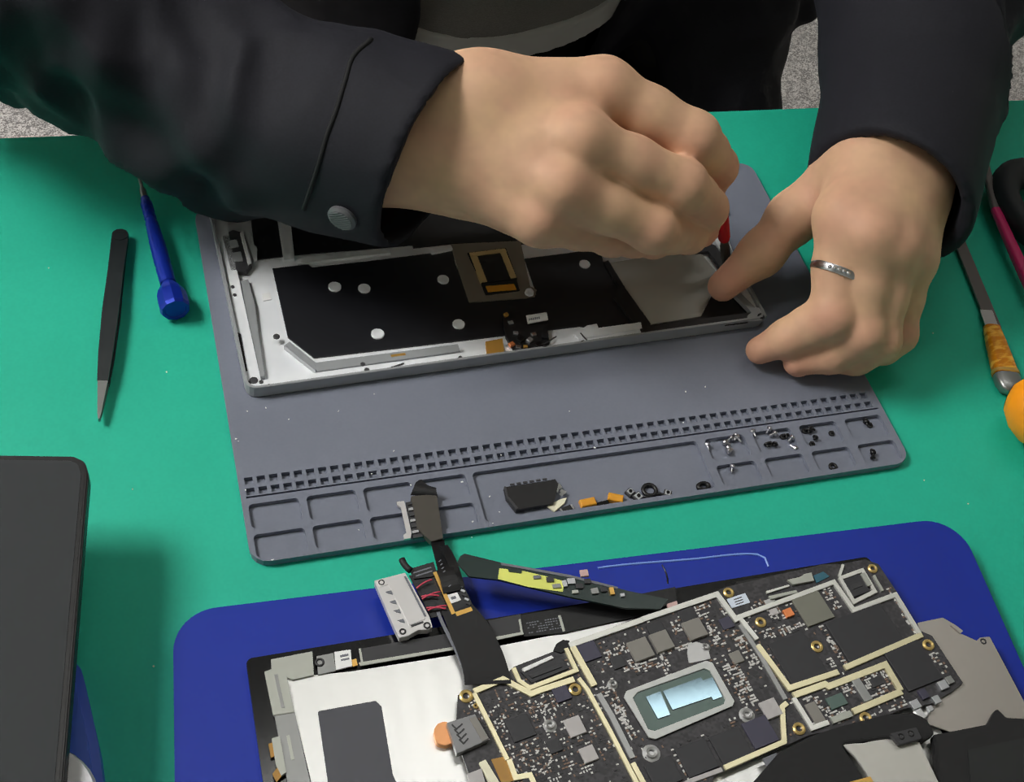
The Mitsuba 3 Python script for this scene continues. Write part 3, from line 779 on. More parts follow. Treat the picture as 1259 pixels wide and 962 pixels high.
part('dark_seam', [(470, 455), (496, 446), (497, 447.3), (471, 457)], .0105, .0005, 'm_darkgrey')
part('side_channel', [(296, 345), (305, 343), (314, 375), (318, 410), (326, 462), (318, 465), (306, 410)], .0092, .0030, 'm_shellgrey', bevel=.0005, label='grey channel along the side')
part('sticker', [(322, 361), (332, 359.5), (334, 368), (324, 370)], FZ+.0006, .0005, 'm_white')
SC = K+'__speaker'
add(SC+'__case', plate([(272, 290), (286, 282), (300, 286), (310, 325), (302, 334), (283, 333)], FZ+.0038, .0030, .001, .0006), 'm_darkgrey', label='dark speaker block')
for p in ([(281, 296), (291, 294), (294, 303), (284, 305)], [(284, 311), (296, 309), (299, 321), (287, 322)]):
    add(num(SC+'__grille'), plate(p, FZ+.0044, .0008, .0005, .0002), 'm_shellgrey')
part('speaker_rib', [(295, 286), (299, 285), (309, 322), (305, 325)], FZ+.0050, .0040, 'm_shell', bevel=.0003)
part('white_bracket', [(300, 283), (307, 285), (312, 300), (316, 304), (316, 318), (312, 320), (305, 300)], FZ+.0026, .0020, 'm_shell', bevel=.0003)
# small camera cluster on the front edge
CC = K+'__camera_board'
add(CC+'__flex', plate([(618, 388), (640, 383), (646, 400), (672, 398), (676, 422), (664, 430), (632, 432), (622, 414)], .0112, .0020, .0006, .0002), 'm_black')
add(CC+'__gold_square', plate([(597, 420), (618, 416), (620, 433), (599, 438)], .0114, .0022, .0, .0002), 'm_bronze') if 'm_bronze' in scene else (mat('m_bronze', rgb(160, 118, 52), .4), add(CC+'__gold_square', plate([(597, 420), (618, 416), (620, 433), (599, 438)], .0114, .0022, .0, .0002), 'm_bronze'))
add(CC+'__label', plate([(647, 388), (672, 384), (674, 393), (649, 398)], .0118, .0006), 'm_white', label='white label')
add(CC+'__print', [plate([(650+i*2.4, 391.5-i*.36), (651.6+i*2.4, 391.2-i*.36), (652+i*2.4, 394-i*.36), (650.4+i*2.4, 394.3-i*.36)], .0119, .0002) for i in range(6)], 'm_printgrey')
rr = random.Random(5)
for px, py, w, m_ in ((629, 424, 7, 'm_copper'), (640, 418, 9, 'm_blackgloss'), (651, 419, 7, 'm_alu'), (628, 397, 6, 'm_alu'), (622, 388, 5, 'm_bronze'), (637, 428, 6, 'm_foil'), (646, 427, 5, 'm_bronze'), (656, 412, 6, 'm_foil'), (634, 410, 6, 'm_alu'), (662, 424, 9, 'm_blackgloss'), (670, 415, 8, 'm_graphite')):
    q = P(px, py, .0115); s = w*.00045
    add(num(CC+'__component'), bx(q[0], q[1], .0108, s, s*.8, .0014+rr.uniform(0, .0008), rr.uniform(-.5, .7), .0002), m_)
for a, b in (((668, 424), (684, 414)), ((664, 428), (676, 425)), ((714, 410), (722, 419)), ((712, 421), (718, 419))):
    add(num(CC+'__wire'), tube([P(*a, .0116), (P(*a, .0124)+P(*b, .0124))/2, P(*b, .0108)], .0004, 6, 3), 'm_darkgrey', True)
tag(K, 'opened silver tablet back shell with black graphite sheets, lying on the grey silicone mat', 'tablet shell')
# ---------------------------------------------------------------- glossy blue pad, screen module lying face down on it
BZ = .0120
def _blue(p, n, uv):
    return mix(rgb(18, 40, 142), rgb(24, 50, 160), fbm(p.x*9, p.y*9, 4.0, octaves=3))
mat('m_blue', proc(_blue), 0.42, spec=0.35)
b0 = P(212, 752, BZ)[:2]; b1 = P(1177, 634, BZ)[:2]
ba = math.atan2(*(b1-b0)[::-1]); BW = np.linalg.norm(b1-b0)
bp = [tuple(b0 + rot2(x, y, ba)) for x, y in ((0, 0), (BW, 0), (BW-.012, -.27), (-.012, -.27))]
bpoly = Polygon(bp).buffer(-.020, quad_segs=10).buffer(.020, quad_segs=10)
add('blue_pad__base', ext(bpoly.buffer(-.0012), 0, .0105), 'm_blue')
add('blue_pad__top', ext(bpoly, .0015, BZ, .0018), 'm_blue')
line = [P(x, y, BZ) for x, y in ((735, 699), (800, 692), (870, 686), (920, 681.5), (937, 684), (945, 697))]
mat('m_ridge_glint', rgb(120, 150, 220), .25)  # pale tint paints the light reflected along the ridge
add('blue_pad__ridge', tube(line, .0006, 8, 4), 'm_ridge_glint', True, label='thin ridge across the blue top, painted pale as a line of reflected light')
add('blue_pad__seam', tube([P(814, 695, BZ), P(819, 705, BZ), P(821, 718, BZ)], .0004, 6, 2), 'm_blackgloss', True)
tag('blue_pad', 'glossy blue slab with rounded corners under the opened tablet screen', 'pad')

SZ = .0168
S = 'tablet_screen'
s0 = P(302, 810, SZ)[:2]; s1 = P(1068, 684, SZ)[:2]
sca = math.atan2(*(s1-s0)[::-1]); SCW = np.linalg.norm(s1-s0)
sp = Polygon([tuple(s0 + rot2(x, y, sca)) for x, y in ((0, 0), (SCW, 0), (SCW, -.200), (0, -.200))])
add(S+'__glass', ext(sp.buffer(-.003).buffer(.003), BZ, SZ, .0005), 'm_blackgloss', label='black glass border')
def _brush(p, n, uv):
    return 0.33 + 0.05*fbm(p.x*300, p.y*12, 1.0, octaves=2)
mat('m_backing', rgb(232, 232, 230), proc(_brush), metal=0.85)
scene['m_backing']['bsdf']['roughness'] = proc(_brush)
LZ = SZ + .0012
def sc(name, p, ztop, th, m_, r=0.0, bevel=0.0, label=None, parent=S):
    return add(num(parent+'__'+name), plate(p, ztop, th, r, bevel), m_, label=label)
back_poly = Polygon([tuple(P(x, y, LZ)[:2]) for x, y in ((386, 975), (352, 834), (430, 826), (556, 806), (800, 757), (1066, 707))] + [tuple(s0 + rot2(x, y, sca)) for x, y in ((SCW-.006, -.012), (SCW-.006, -.193), (.021, -.193))]).buffer(0)
add(S+'__metal_backing', ext(back_poly, LZ-.0010, LZ, .0002), 'm_backing', label='shiny bare metal backing')
sc('dark_sticker', [(390.5, 875), (462, 862), (469, 869), (483, 953), (505, 1000), (410, 1010)], LZ+.0002, .0002, 'm_sticker', r=.001, label='dark grey sheet') if 'm_sticker' in scene else (mat('m_sticker', rgb(72, 73, 80), .5), sc('dark_sticker', [(390.5, 875), (462, 862), (469, 869), (483, 953), (505, 1000), (410, 1010)], LZ+.0002, .0002, 'm_sticker', r=.001, label='dark grey sheet'))
mat('m_tape', rgb(176, 178, 170), .4, metal=.6)
mat('m_nickel', rgb(150, 151, 150), .36, metal=.85)
sc('silver_tape', [(333, 811), (384, 801), (386, 830), (360, 836), (334, 826)], LZ+.0012, .0010, 'm_tape', bevel=.0002, label='silver tape over the corner')
sc('side_bracket', [(325, 826), (333, 823), (352, 828), (362, 876), (336, 880)], LZ+.0016, .0016, 'm_tape', bevel=.0004, label='pale bracket along the side')
sc('bracket_slot', [(337, 830), (341, 829), (350, 870), (346, 871)], LZ+.0019, .0004, 'm_nickel')
sc('side_bracket', [(337, 878), (362, 874), (372, 920), (384, 975), (356, 975), (345, 920)], LZ+.0010, .0010, 'm_nickel', bevel=.0002)
sc('side_bracket', [(334, 908), (344, 905), (352, 950), (346, 954), (339, 940)], LZ+.0020, .0018, 'm_tape', bevel=.0003)
sc('bracket_slot', [(352, 905), (356, 904), (362, 934), (358, 935)], LZ+.0013, .0004, 'm_tape')
sc('copper_spot', [(335, 952), (341, 944), (346, 955), (340, 962)], LZ+.0012, .0010, 'm_bronze')
sc('copper_spot', [(330, 915), (335, 913), (338, 930), (333, 932)], LZ+.0008, .0006, 'm_bronze')
sc('clip', [(389, 807), (410, 803), (413, 825), (391, 830)], LZ+.0010, .0010, 'm_nickel', bevel=.0002)
q = P(393, 815, LZ+.001); add(S+'__clip__ring', torus([q[0], q[1], LZ+.0012], .0016, .0005, 16, 6), 'm_darkgrey', True)
sc('label', [(411, 802), (431, 799), (433, 819), (413, 824)], LZ+.0009, .0009, 'm_white', label='small white label')
sc('label_print', [(418, 806), (428, 804), (428.5, 806.5), (418.5, 808.5)], LZ+.0011, .0002, 'm_printgrey')
sc('label_print', [(419, 811), (429, 809), (429.5, 811), (419.5, 813)], LZ+.0011, .0002, 'm_printgrey')
sc('gold_tab', [(431, 812), (438, 810), (440, 818), (434, 820)], LZ+.0008, .0008, 'm_gold')
sc('driver_bar', [(441, 798), (556, 778), (560, 796), (444, 817)], LZ+.0022, .0022, 'm_darkgrey', bevel=.0003, label='dark driver board cover')
sc('bar_edge', [(441, 815), (558, 795.5), (559, 799), (443, 819)], LZ+.0024, .0006, 'm_tape')
sc('bar_edge', [(441, 798), (443.5, 797.5), (447, 816), (444, 817)], LZ+.0024, .0004, 'm_tape')
sc('driver_bar', [(600, 763), (640, 755), (644, 779), (607, 786)], LZ+.0022, .0022, 'm_darkgrey', bevel=.0003)
sc('bar_edge', [(606, 784), (643, 777), (644, 780), (607, 788)], LZ+.0024, .0006, 'm_tape')
sc('bar_edge', [(637.5, 762), (640, 761.5), (643, 779), (640.5, 779.5)], LZ+.0024, .0004, 'm_tape')
sc('flex_strip', [(640, 757), (760, 736), (830, 722), (832, 738), (800, 754), (694, 778), (644, 783)], LZ+.0012, .0012, 'm_black', label='black strip along the screen edge')
pr = []
rr = random.Random(21)
for r_ in range(5):
    for c in range(14):
        if rr.random() < .75:
            x = 647 + c*3.2 + r_*.7; y = 766 + r_*3.0 - c*.52
            pr.append([(x, y), (x+2.2, y-.35), (x+2.5, y+.9), (x+.3, y+1.25)])
add(S+'__flex_strip__print', [plate(p, LZ+.00125, .0001) for p in pr], 'm_printgrey')
sc('flex_tab', [(686, 757), (689, 756.5), (695, 776), (692, 777)], LZ+.0014, .0006, 'm_tape')
sc('bezel_strip', [(905, 716), (1030, 692), (1034, 702), (912, 728)], LZ+.0010, .0010, 'm_black')
tag(S, 'tablet screen lying face down on the blue pad, its shiny metal backing bare', 'screen')

# charging connector with its cables, lying from the screen over the mat's front trays
C = 'connector_cable'
mat('m_flexbrown', rgb(66, 62, 56), .5)
mat('m_pcb', rgb(30, 31, 34), .4, spec=.5)
def cc(name, p, ztop, th, m_, r=0.0, bevel=0.0, label=None, parent=C):
    return add(num(parent+'__'+name), plate(p, ztop, th, r, bevel), m_, label=label)
CZ = .0225
add(C+'__wide_flex', ribbon([P(558, 744, CZ-.0008), P(577, 775, .0225), P(592, 808, .0222), P(600, 842, .0234)], [.0135, .0185, .0195, .0205], .0004), 'm_blackmatt', label='wide matt black flex')
add(C+'__flex_edge', ribbon([P(538, 752, CZ-.0016), P(553, 785, .0222), P(566, 812, .0218), P(574, 840, .0225)], .0016, .0003), 'm_printgrey')
cc('board', [(532, 702), (560, 698.5), (583, 748), (558, 757)], CZ, .0010, 'm_pcb', bevel=.0001, label='small dark circuit board')
B = C+'__board'
cc('gold_edge', [(532.5, 704), (536.5, 703), (560, 754), (555.5, 756)], CZ+.0005, .0007, 'm_gold', parent=B)
cc('gold_edge', [(559, 753), (579, 746.5), (581.5, 751), (562, 758)], CZ+.0004, .0006, 'm_gold', parent=B)
cc('label', [(549.5, 732), (562, 728.5), (567, 738), (554, 742.5)], CZ+.0003, .0003, 'm_white', parent=B)
cc('label_print', [(554, 734.5), (560, 733), (561.5, 736), (555.5, 737.8)], CZ+.0004, .0001, 'm_printgrey', parent=B)
rr = random.Random(31)
for i in range(7):
    q = P(562+i*2.3, 712+i*5.2, CZ); add(num(B+'__capacitor'), bx(q[0], q[1], CZ, .0012, .0022, .0008, .9, .0001), 'm_alu' if i % 2 else 'm_darkgrey')
cc('side_flex', [(503, 700), (533, 691), (537, 704), (532, 709), (509, 712)], CZ-.0004, .0008, 'm_pcb')
cc('print', [(508, 704), (530, 697), (530.5, 698.5), (508.5, 705.5)], CZ-.0003, .0002, 'm_printgrey', parent=C+'__side_flex')
cc('print', [(511, 708), (531, 701.5), (531.5, 703), (511.5, 709.5)], CZ-.0003, .0002, 'm_printgrey', parent=C+'__side_flex')
add(C+'__tab', tube([P(494, 688, CZ), P(497, 694, CZ), P(505, 702, CZ)], .0016, 8, 3), 'm_blackmatt', True)
for a, b in (((512, 724), (531, 713)), ((519, 737), (541, 728)), ((518, 734), (540, 733)), ((526, 751), (549, 745)), ((524, 748), (548, 749))):
    add(num(C+'__wire'), tube([P(*a, CZ+.0002), (P(*a, CZ+.001)+P(*b, CZ+.001))/2 + [0, .0006, 0], P(*b, CZ+.0008)], .00042, 7, 4), 'm_pinkwire' if 'm_pinkwire' in scene else mat('m_pinkwire', rgb(196, 70, 92), .4), True, label='thin red wire')
cc('backing_flex', [(503, 708), (533, 703), (557, 754), (530, 760)], CZ-.0012, .0006, 'm_pcb')
# metal shell of the port
SH = C+'__port_shell'
cc('port_shell', [(460, 714), (498, 704), (505, 716), (528, 758), (532, 771), (527, 774), (514, 775), (502, 782), (491, 784.5), (484, 770)], CZ+.0020, .0040, 'm_nickelw' if 'm_nickelw' in scene else mat('m_nickelw', rgb(206, 204, 204), .38, metal=.55), r=.0005, bevel=.0004, label='silver metal port shell')
for p in ([(463, 715), (476, 711.5), (480, 718), (467, 722)], [(476, 716), (496, 710), (522, 762), (503, 769)]):
    cc('raised_panel', p, CZ+.0024, .0008, 'm_nickelw', bevel=.0002, parent=SH)
cc('slot', [(497, 709), (499, 708.5), (524, 757), (522, 758)], CZ+.0026, .0004, 'm_printgrey', parent=SH)
cc('slot', [(505, 769), (520, 764), (521, 766), (506, 771.5)], CZ+.0022, .0004, 'm_darkgrey', parent=SH)
for px, py in ((474, 728), (479, 740), (484, 751), (489, 763)):
    cc('latch', [(px, py), (px+7, py-2), (px+9, py+3), (px+4, py+2)], CZ+.0024, .0005, 'm_printgrey', parent=SH)
for px, py, r in ((525, 769.5, .0013), (495, 777, .0012), (469, 717, .0012)):
    q = P(px, py, CZ+.002); add(num(SH+'__hole'), torus([q[0], q[1], CZ+.0022], r, .0004, 14, 6), 'm_darkgrey', True)
# narrow flex running up to the head on the mat
HZ = .0082
add(C+'__narrow_flex', ribbon([P(556, 728, CZ+.0006), P(548, 700, .0235), P(541, 680, .0150), P(538, 664, HZ-.0030)], [.0085, .0075, .0062, .0066], .0004), 'm_black')
add(C+'__narrow_flex__fold', ribbon([P(566, 722, CZ+.0004), P(557, 695, .0232), P(545, 672, .0170)], [.0040, .0044, .0040], .0004), 'm_black')
pr = []
for i in range(8):
    q = P(541+i*1.7, 690+i*4.4, .0242); pr.append(bx(q[0], q[1], q[2], .0014, .0005, .0002, .6))
add(C+'__narrow_flex__print', pr, 'm_printgrey')
cc('head', [(505, 610), (537, 607), (545, 662), (530, 666), (513, 650)], HZ, .0034, 'm_flexbrown', r=.0006, bevel=.0004, label='grey brown cable head')
add(C+'__head__fold', ribbon([P(521.5, 610, HZ-.0012), P(522.5, 602, HZ+.0008), P(523.5, 598, HZ-.0006), P(524, 599, HZ-.0022)], [.0135, .0112, .0105, .0100], .0005), 'm_blackmatt')
cc('bracket', [(488, 617), (497, 616), (499, 623), (506, 655), (505, 662), (497, 663), (496, 658), (500, 655), (493, 624), (488, 621)], HZ-.0010, .0014, 'm_nickelw', bevel=.0002, parent=C+'__head')
for i in range(6):
    cc('pin', [(501+i*1.1, 618+i*7), (509+i*1.1, 616.5+i*7), (509.6+i*1.1, 619.5+i*7), (501.6+i*1.1, 621+i*7)], HZ-.0006, .0010, 'm_alu' if i % 2 else 'm_darkgrey', parent=C+'__head')
cc('contact_strip', [(499, 618), (509, 616), (520, 660), (508, 662)], HZ-.0014, .0012, 'm_darkgrey', parent=C+'__head')
tag(C, 'metal port on black flex cables, its grey brown head lying on the silicone mat', 'cable')

# thin translucent circuit strip crossing from the connector to the main board
J = 'circuit_strip'
JZ0, JZ1 = .0300, .0245
def jz(px): return JZ0 + (JZ1-JZ0)*min(max((px-562)/260, 0), 1)
def jplate(name, p, up, th, m_, label=None, parent=J, bevel=0):
    z = jz(sum(a for a, _ in p)/len(p)) + up
    V = np.array([P(x, y, jz(x)+up) for x, y in p]); n = len(V)
    lowv = V - [0, 0, th]
    ctr = Polygon(V[:, :2])
    tri = trimesh.creation.triangulate_polygon(ctr, engine='earcut')
    vv, ff = tri
    def zof(q, which): # nearest given vertex keeps its height
        return np.array([which[np.argmin(np.linalg.norm(which[:, :2]-w, axis=1))] for w in q])
    top = zof(vv, V); bot = zof(vv, lowv)
    k = len(vv); ext_c = np.array(ctr.exterior.coords)[:-1]
    id_ = [int(np.argmin(np.linalg.norm(vv-w, axis=1))) for w in ext_c]
    F = ff.tolist() + [[a+k, c+k, b+k] for a, b, c in ff]
    for i in range(len(id_)):
        a, b = id_[i], id_[(i+1) % len(id_)]
        F += [[a, b, b+k], [a, b+k, a+k]]
    m = trimesh.Trimesh(np.vstack([top, bot]), np.array(F), process=False); m.fix_normals()
    return add(num(parent+'__'+name), m, m_, label=label)
mat('m_stripgreen', rgb(34, 48, 46), .22)
mat('m_yellowlabel', rgb(222, 226, 116), .5)
jplate('board', [(562, 692), (566, 684), (571, 681), (616, 692), (700, 708), (773, 727), (822, 737), (812, 749), (769, 748), (700, 734), (612, 713), (577, 709)], 0, .0012, 'm_stripgreen', 'thin dark greenish board')
jplate('label', [(614, 699), (642, 702), (668, 708), (694, 715), (692, 728), (650, 722), (612, 712)], .0003, .0003, 'm_yellowlabel', 'pale yellow green label')
jplate('label', [(624, 698), (642, 701), (641, 705), (626, 703)], .0008, .0008, 'm_stripgreen')
rr = random.Random(41)
for px, py, w, h, m_ in ((702, 716, 9, 7, 'm_alu'), (712, 722, 8, 6, 'm_darkgrey'), (722, 716, 7, 6, 'm_darkgrey'), (731, 728, 8, 7, 'm_nickel'), (742, 726, 7, 6, 'm_darkgrey'), (752, 728, 5, 9, 'm_gold'), (718, 706, 9, 8, 'm_pinkish'), (676, 714, 8, 6, 'm_darkgrey'), (684, 722, 9, 5, 'm_nickel'), (707, 729, 7, 4, 'm_tape'), (765, 733, 5, 4, 'm_alu'), (660, 711, 8, 4, 'm_printgrey'), (694, 719, 5, 8, 'm_alu')):
    if m_ == 'm_pinkish' and m_ not in scene: mat(m_, rgb(196, 164, 160), .4)
    q = P(px, py, jz(px)); add(num(J+'__component'), bx(q[0], q[1], q[2]-.0003, w*.00042, h*.00042, .0014, -.1+rr.uniform(-.1, .1), .0001), m_)
jplate('edge_strip', [(616, 692), (700, 707), (760, 722), (759, 724.5), (699, 710), (616, 695)], .0003, .0006, 'm_printgrey')
tag(J, 'narrow dark circuit strip with a yellow label, reaching from the cable to the main board', 'circuit strip')
# ---------------------------------------------------------------- main board lying across the screen backing
M_ = 'main_board'
PZ = .0222                      # top face of the board
def _pcb(p, n, uv):
    a = noise(p.x*900, p.y*900, 2.0); b = fbm(p.x*240, p.y*240, 6.0, octaves=3)
    return mix(rgb(46, 45, 48), rgb(62, 60, 64), smoothstep(.35, .75, a*.5+b*.5))
mat('m_board', proc(_pcb), .45)
mat('m_shield', rgb(214, 206, 170), .32, metal=.55)
mat('m_shieldw', rgb(206, 206, 200), .32, metal=.5)
mat('m_inductor', rgb(128, 125, 120), .5)
mat('m_inductorlight', rgb(176, 172, 172), .45)
mat('m_chipblack', rgb(42, 42, 46), .42)
mat('m_chippurple', rgb(58, 56, 74), .4)
mat('m_chipgrey', rgb(112, 112, 102), .38)
mat('m_solder', rgb(176, 176, 176), .35, metal=.7)
mat('m_ring', rgb(214, 186, 120), .3, metal=.6)
ua = P(702, 793, PZ)[:2]; ub = P(882, 730, PZ)[:2]
MA = math.atan2(*(ub-ua)[::-1])
def mb(name, p, up, th, m_, r=0.0, bevel=0.0, label=None, parent=M_):
    return add(num(parent+'__'+name), plate(p, PZ+up, th, r, bevel), m_, label=label)
board = [(563, 855), (583, 848), (619, 832), (632, 820), (684, 800), (692, 793), (703, 790), (800, 754), (881, 727), (892, 722), (960, 706), (1013, 694), (1032, 694), (1064, 688), (1080, 694), (1104, 730), (1132, 776), (1146, 782), (1184, 840), (1172, 850), (1144, 866), (1110, 872), (1060, 892), (995, 904), (956, 922), (880, 950), (860, 1000), (600, 1010), (580, 962), (560, 905)]
mb('board', board, 0, .0012, 'm_board', bevel=.0001, label='dark circuit board')
# shield walls: thin raised metal fences, each run its own piece
def fence(p, w=8, h=.0013, m_='m_shield'):
    ln = LineString([tuple(P(x, y, PZ+h)[:2]) for x, y in p]).buffer(w*.00033/2, cap_style=2, join_style=2)
    return add(num(M_+'__shield_frame'), ext(ln, PZ-.0003, PZ+h, .0002), m_, label=None)
fence([(583, 850), (618.6, 835), (653, 853), (664, 848.6), (706, 835)])
fence([(711.6, 833.8), (723, 848.6), (752, 902), (788, 972)], 6)
fence([(583, 852), (590, 866), (624, 934)], 6)
fence([(626, 934), (634, 956), (652, 953), (662, 975)], 7)
fence([(631.5, 821), (638.6, 837), (651.5, 845.8), (708.7, 824), (696, 797)], 6)
fence([(704, 795), (731, 843)], 9)
fence([(700, 793.5), (790, 762)], 8, m_='m_shieldw')
fence([(790, 761.5), (882, 730.5), (907, 764)], 8, m_='m_shieldw')
fence([(736, 853), (752, 880), (778, 932)], 8, .0009, 'm_nickel')
fence([(778, 938), (798, 975)], 7)
fence([(910, 768), (935, 806), (966, 860)], 7, .0009, 'm_nickel')
fence([(968, 864), (962, 869), (964.5, 912), (891, 944)], 7)
fence([(888, 946), (850, 960), (820, 975)], 6, .0009, 'm_inductorlight')
fence([(931, 786), (909, 758.5), (1013.5, 720), (1025.6, 715.5), (1050, 750), (1101.5, 731), (1131, 779)], 7, m_='m_shieldw')
fence([(1134, 780), (1039, 821)], 8)
fence([(932, 793), (971, 846), (1031, 826)], 8)
fence([(1033, 711), (1060.5, 701), (1076, 727), (1050, 740), (1033, 710)], 6, m_='m_shieldw')
fence([(1032, 709), (1037, 694)], 4, m_='m_shieldw')
fence([(976, 855), (1015, 841), (1019, 844), (1089, 817), (1108, 849)], 9)
fence([(1109, 850), (1049, 875)], 9)
fence([(1047, 877), (1023, 886)], 9, .0016, 'm_tape')
fence([(1019, 888), (999, 895), (976, 858)], 7, m_='m_shieldw')
# processor
PK = M_+'__processor'
add(PK+'__package', plate([(771, 855), (871, 815), (902, 866), (801, 908)], PZ+.0007, .0006, .0008), 'm_pkg' if 'm_pkg' in scene else mat('m_pkg', rgb(70, 92, 86), .3))
ringo = poly_px([(767, 857), (770, 850), (868, 812.5), (876, 815), (903, 862), (901, 868), (806, 909), (798, 907)], PZ+.0015)
ringi = poly_px([(778, 858), (784, 851), (866, 822), (873, 825), (892, 860), (890, 866), (805, 899), (797, 897)], PZ+.0015)
add(PK+'__stiffener_ring', ext(ringo.difference(ringi), PZ+.0007, PZ+.0015, .0002), 'm_ringgrey' if 'm_ringgrey' in scene else mat('m_ringgrey', rgb(190, 192, 190), .4, metal=.4), label='pale stiffener ring')
mat('m_die', rgb(86, 104, 112), .08, metal=.85)
mb('die', [(794, 857), (812, 850.5), (824, 879), (809, 884)], .0013, .0007, 'm_die', parent=PK, label='mirror-like silicon die')
mb('die', [(815, 850), (862, 833), (875, 857), (827, 873)], .0013, .0007, 'm_die', parent=PK)
mb('die', [(864, 837), (876, 833), (888, 857), (877, 861)], .0012, .0006, 'm_die', parent=PK)
# chips
def chip(px, py, w, d, m_, h=.0010, da=0.0, name='chip', bevel=.0001, label=None):
    q = P(px, py, PZ+h)
    return add(num(M_+'__'+name), bx(q[0], q[1], PZ-.0001, w*.00044, d*.00052, h, MA+da, bevel), m_, label=label)
BIG = [(788, 798, 22, 19, 'm_inductor', .0020), (814, 788, 20, 18, 'm_inductor', .0020), (854.6, 773, 21, 18, 'm_inductor', .0020), (724, 800, 20, 18, 'm_chippurple', .0010), (893.6, 766, 13, 11, 'm_chippurple', .0010), (906, 808, 12, 11, 'm_inductor', .0012), (948, 871, 18, 16, 'm_inductorlight', .0016),
       (808, 775, 18, 14, 'm_chipblack', .0012), (760, 814, 14, 11, 'm_darkgrey', .0010), (846, 757, 18, 14, 'm_chipblack', .0010),
       (857, 932, 34, 26, 'm_chipblack', .0011), (899, 917, 34, 26, 'm_chipblack', .0011), (935, 900, 28, 24, 'm_chippurple', .0011), (816, 950, 30, 22, 'm_chipblack', .0011),
       (690, 851, 16, 16, 'm_chippurple', .0012), (707, 893, 17, 16, 'm_inductorlight', .0015), (724, 927, 15, 13, 'm_inductorlight', .0014), (682, 917, 13, 11, 'm_darkgrey', .0012), (650, 958, 12, 9, 'm_darkgrey', .001), (640, 895, 24, 20, 'm_chipblack', .0009),
       (1000, 748, 34, 29, 'm_chipgrey', .0013), (970, 753, 10, 8, 'm_copper', .0016), (1064, 778, 72, 42, 'm_chipblack', .0012), (981, 809, 44, 42, 'm_chipblack', .0008), (1122, 817, 44, 42, 'm_chipblack', .0012),
       (1029, 862, 20, 11, 'm_pkg', .0011), (1060, 848, 10, 22, 'm_nickel', .0012), (1003, 877, 12, 20, 'm_inductor', .0011), (1078, 838, 12, 8, 'm_darkgrey', .001), (1053, 720, 22, 19, 'm_chipblack', .0014), (1053, 720, 14, 5, 'm_darkgrey', .0018),
       (1136, 853, 9, 9, 'm_chippurple', .0014), (1160, 842, 10, 8, 'm_alu', .0016), (1150, 832, 6, 5, 'm_white', .001), (1168, 836, 8, 7, 'm_nickel', .0016), (1152, 860, 8, 7, 'm_alu', .0016), (1126, 866, 10, 8, 'm_alu', .0016), (1132, 878, 8, 9, 'm_foil', .0018), (1144, 871, 6, 5, 'm_alu', .0014),
       (1118, 803, 7, 4, 'm_darkgrey', .001), (946, 741, 9, 7, 'm_solder', .001), (952, 752, 9, 6, 'm_inductorlight', .001), (1085, 897, 10, 9, 'm_nickel', .0014), (950, 935, 16, 9, 'm_printgrey', .0014)]
for px, py, w, d, m_, h in BIG:
    chip(px, py, w, d, m_, h, name={'m_inductor': 'inductor', 'm_inductorlight': 'inductor', 'm_copper': 'capacitor'}.get(m_, 'chip'), label='orange capacitor' if m_ == 'm_copper' else None)
for k in list(scene):
    if k.startswith(M_+'__inductor'): labels.setdefault(k, {})['label'] = 'grey metal block'
for i in range(4):   # module cover ribs on the left connector
    pass
# left USB-like connector and its neighbours
UC = M_+'__socket'
add(UC+'__body', plate([(549, 889), (584, 878), (602, 909), (562, 927)], PZ+.0030, .0040, .0004, .0004), 'm_nickeld' if 'm_nickeld' in scene else mat('m_nickeld', rgb(128, 128, 130), .4, metal=.5), label='grey metal socket')
for i in range(4):
    add(num(UC+'__spring'), ext(LineString([tuple(P(x, y, PZ+.003)[:2]) for x, y in ((556+i*3, 892+i*6), (561+i*3, 897+i*6), (568+i*2.4, 891+i*6))]).buffer(.0003), PZ+.0028, PZ+.0033), 'm_darkgrey')
add(UC+'__tongue', plate([(577, 884), (585, 881), (601, 908), (593, 912)], PZ+.0033, .0006), 'm_inductor')
q = P(541, 903, PZ); add(M_+'__copper_pad', ext(poly_px([(533, 898), (538, 890), (548, 886), (558, 895), (560, 912), (548, 917), (536, 914)], PZ-.0005, .0026), LZ+.0001, PZ-.0005, .0004), mat('m_copperpale', rgb(226, 158, 104), .35, metal=.3), label='round copper pad')
mb('cream_connector', [(589, 938), (597, 934), (614, 962), (604, 968)], .0016, .0018, 'm_cream', bevel=.0002)
mb('gold_flex', [(604, 934), (622, 930), (636, 958), (618, 966)], .0006, .0006, 'm_bronze')
mb('bright_connector', [(574, 952), (592, 945), (600, 975), (582, 980)], .0012, .0012, 'm_inductorlight', bevel=.0002)
mb('white_label', [(893.6, 737), (916, 729.5), (922.5, 741), (900, 748)], .0004, .0004, 'm_lightblue' if 'm_lightblue' in scene else mat('m_lightblue', rgb(208, 218, 232), .5), label='pale label')
for i in range(3):
    mb('print', [(902+i*1.2, 737+i*3), (912+i*1.2, 733.5+i*3), (912.5+i*1.2, 735+i*3), (902.5+i*1.2, 738.5+i*3)], .0005, .0001, 'm_printgrey', parent=M_+'__white_label')
mb('bright_bar', [(945, 733), (979, 725.5), (981, 728.5), (947, 737)], .0018, .0014, 'm_tape', bevel=.0002)
mb('edge_connector', [(968, 713), (986, 709), (988, 706), (998, 704), (1001, 714), (975, 719)], .0016, .0016, 'm_tape', bevel=.0002, label='bright edge connector')
mb('teal_film', [(1000, 708), (1012, 703), (1020, 709), (1004, 717)], .0006, .0005, 'm_teal' if 'm_teal' in scene else mat('m_teal', rgb(40, 92, 110), .3))
mb('bright_bar', [(942, 727), (970, 719), (971, 721), (943, 730)], .0010, .0010, 'm_shieldw')
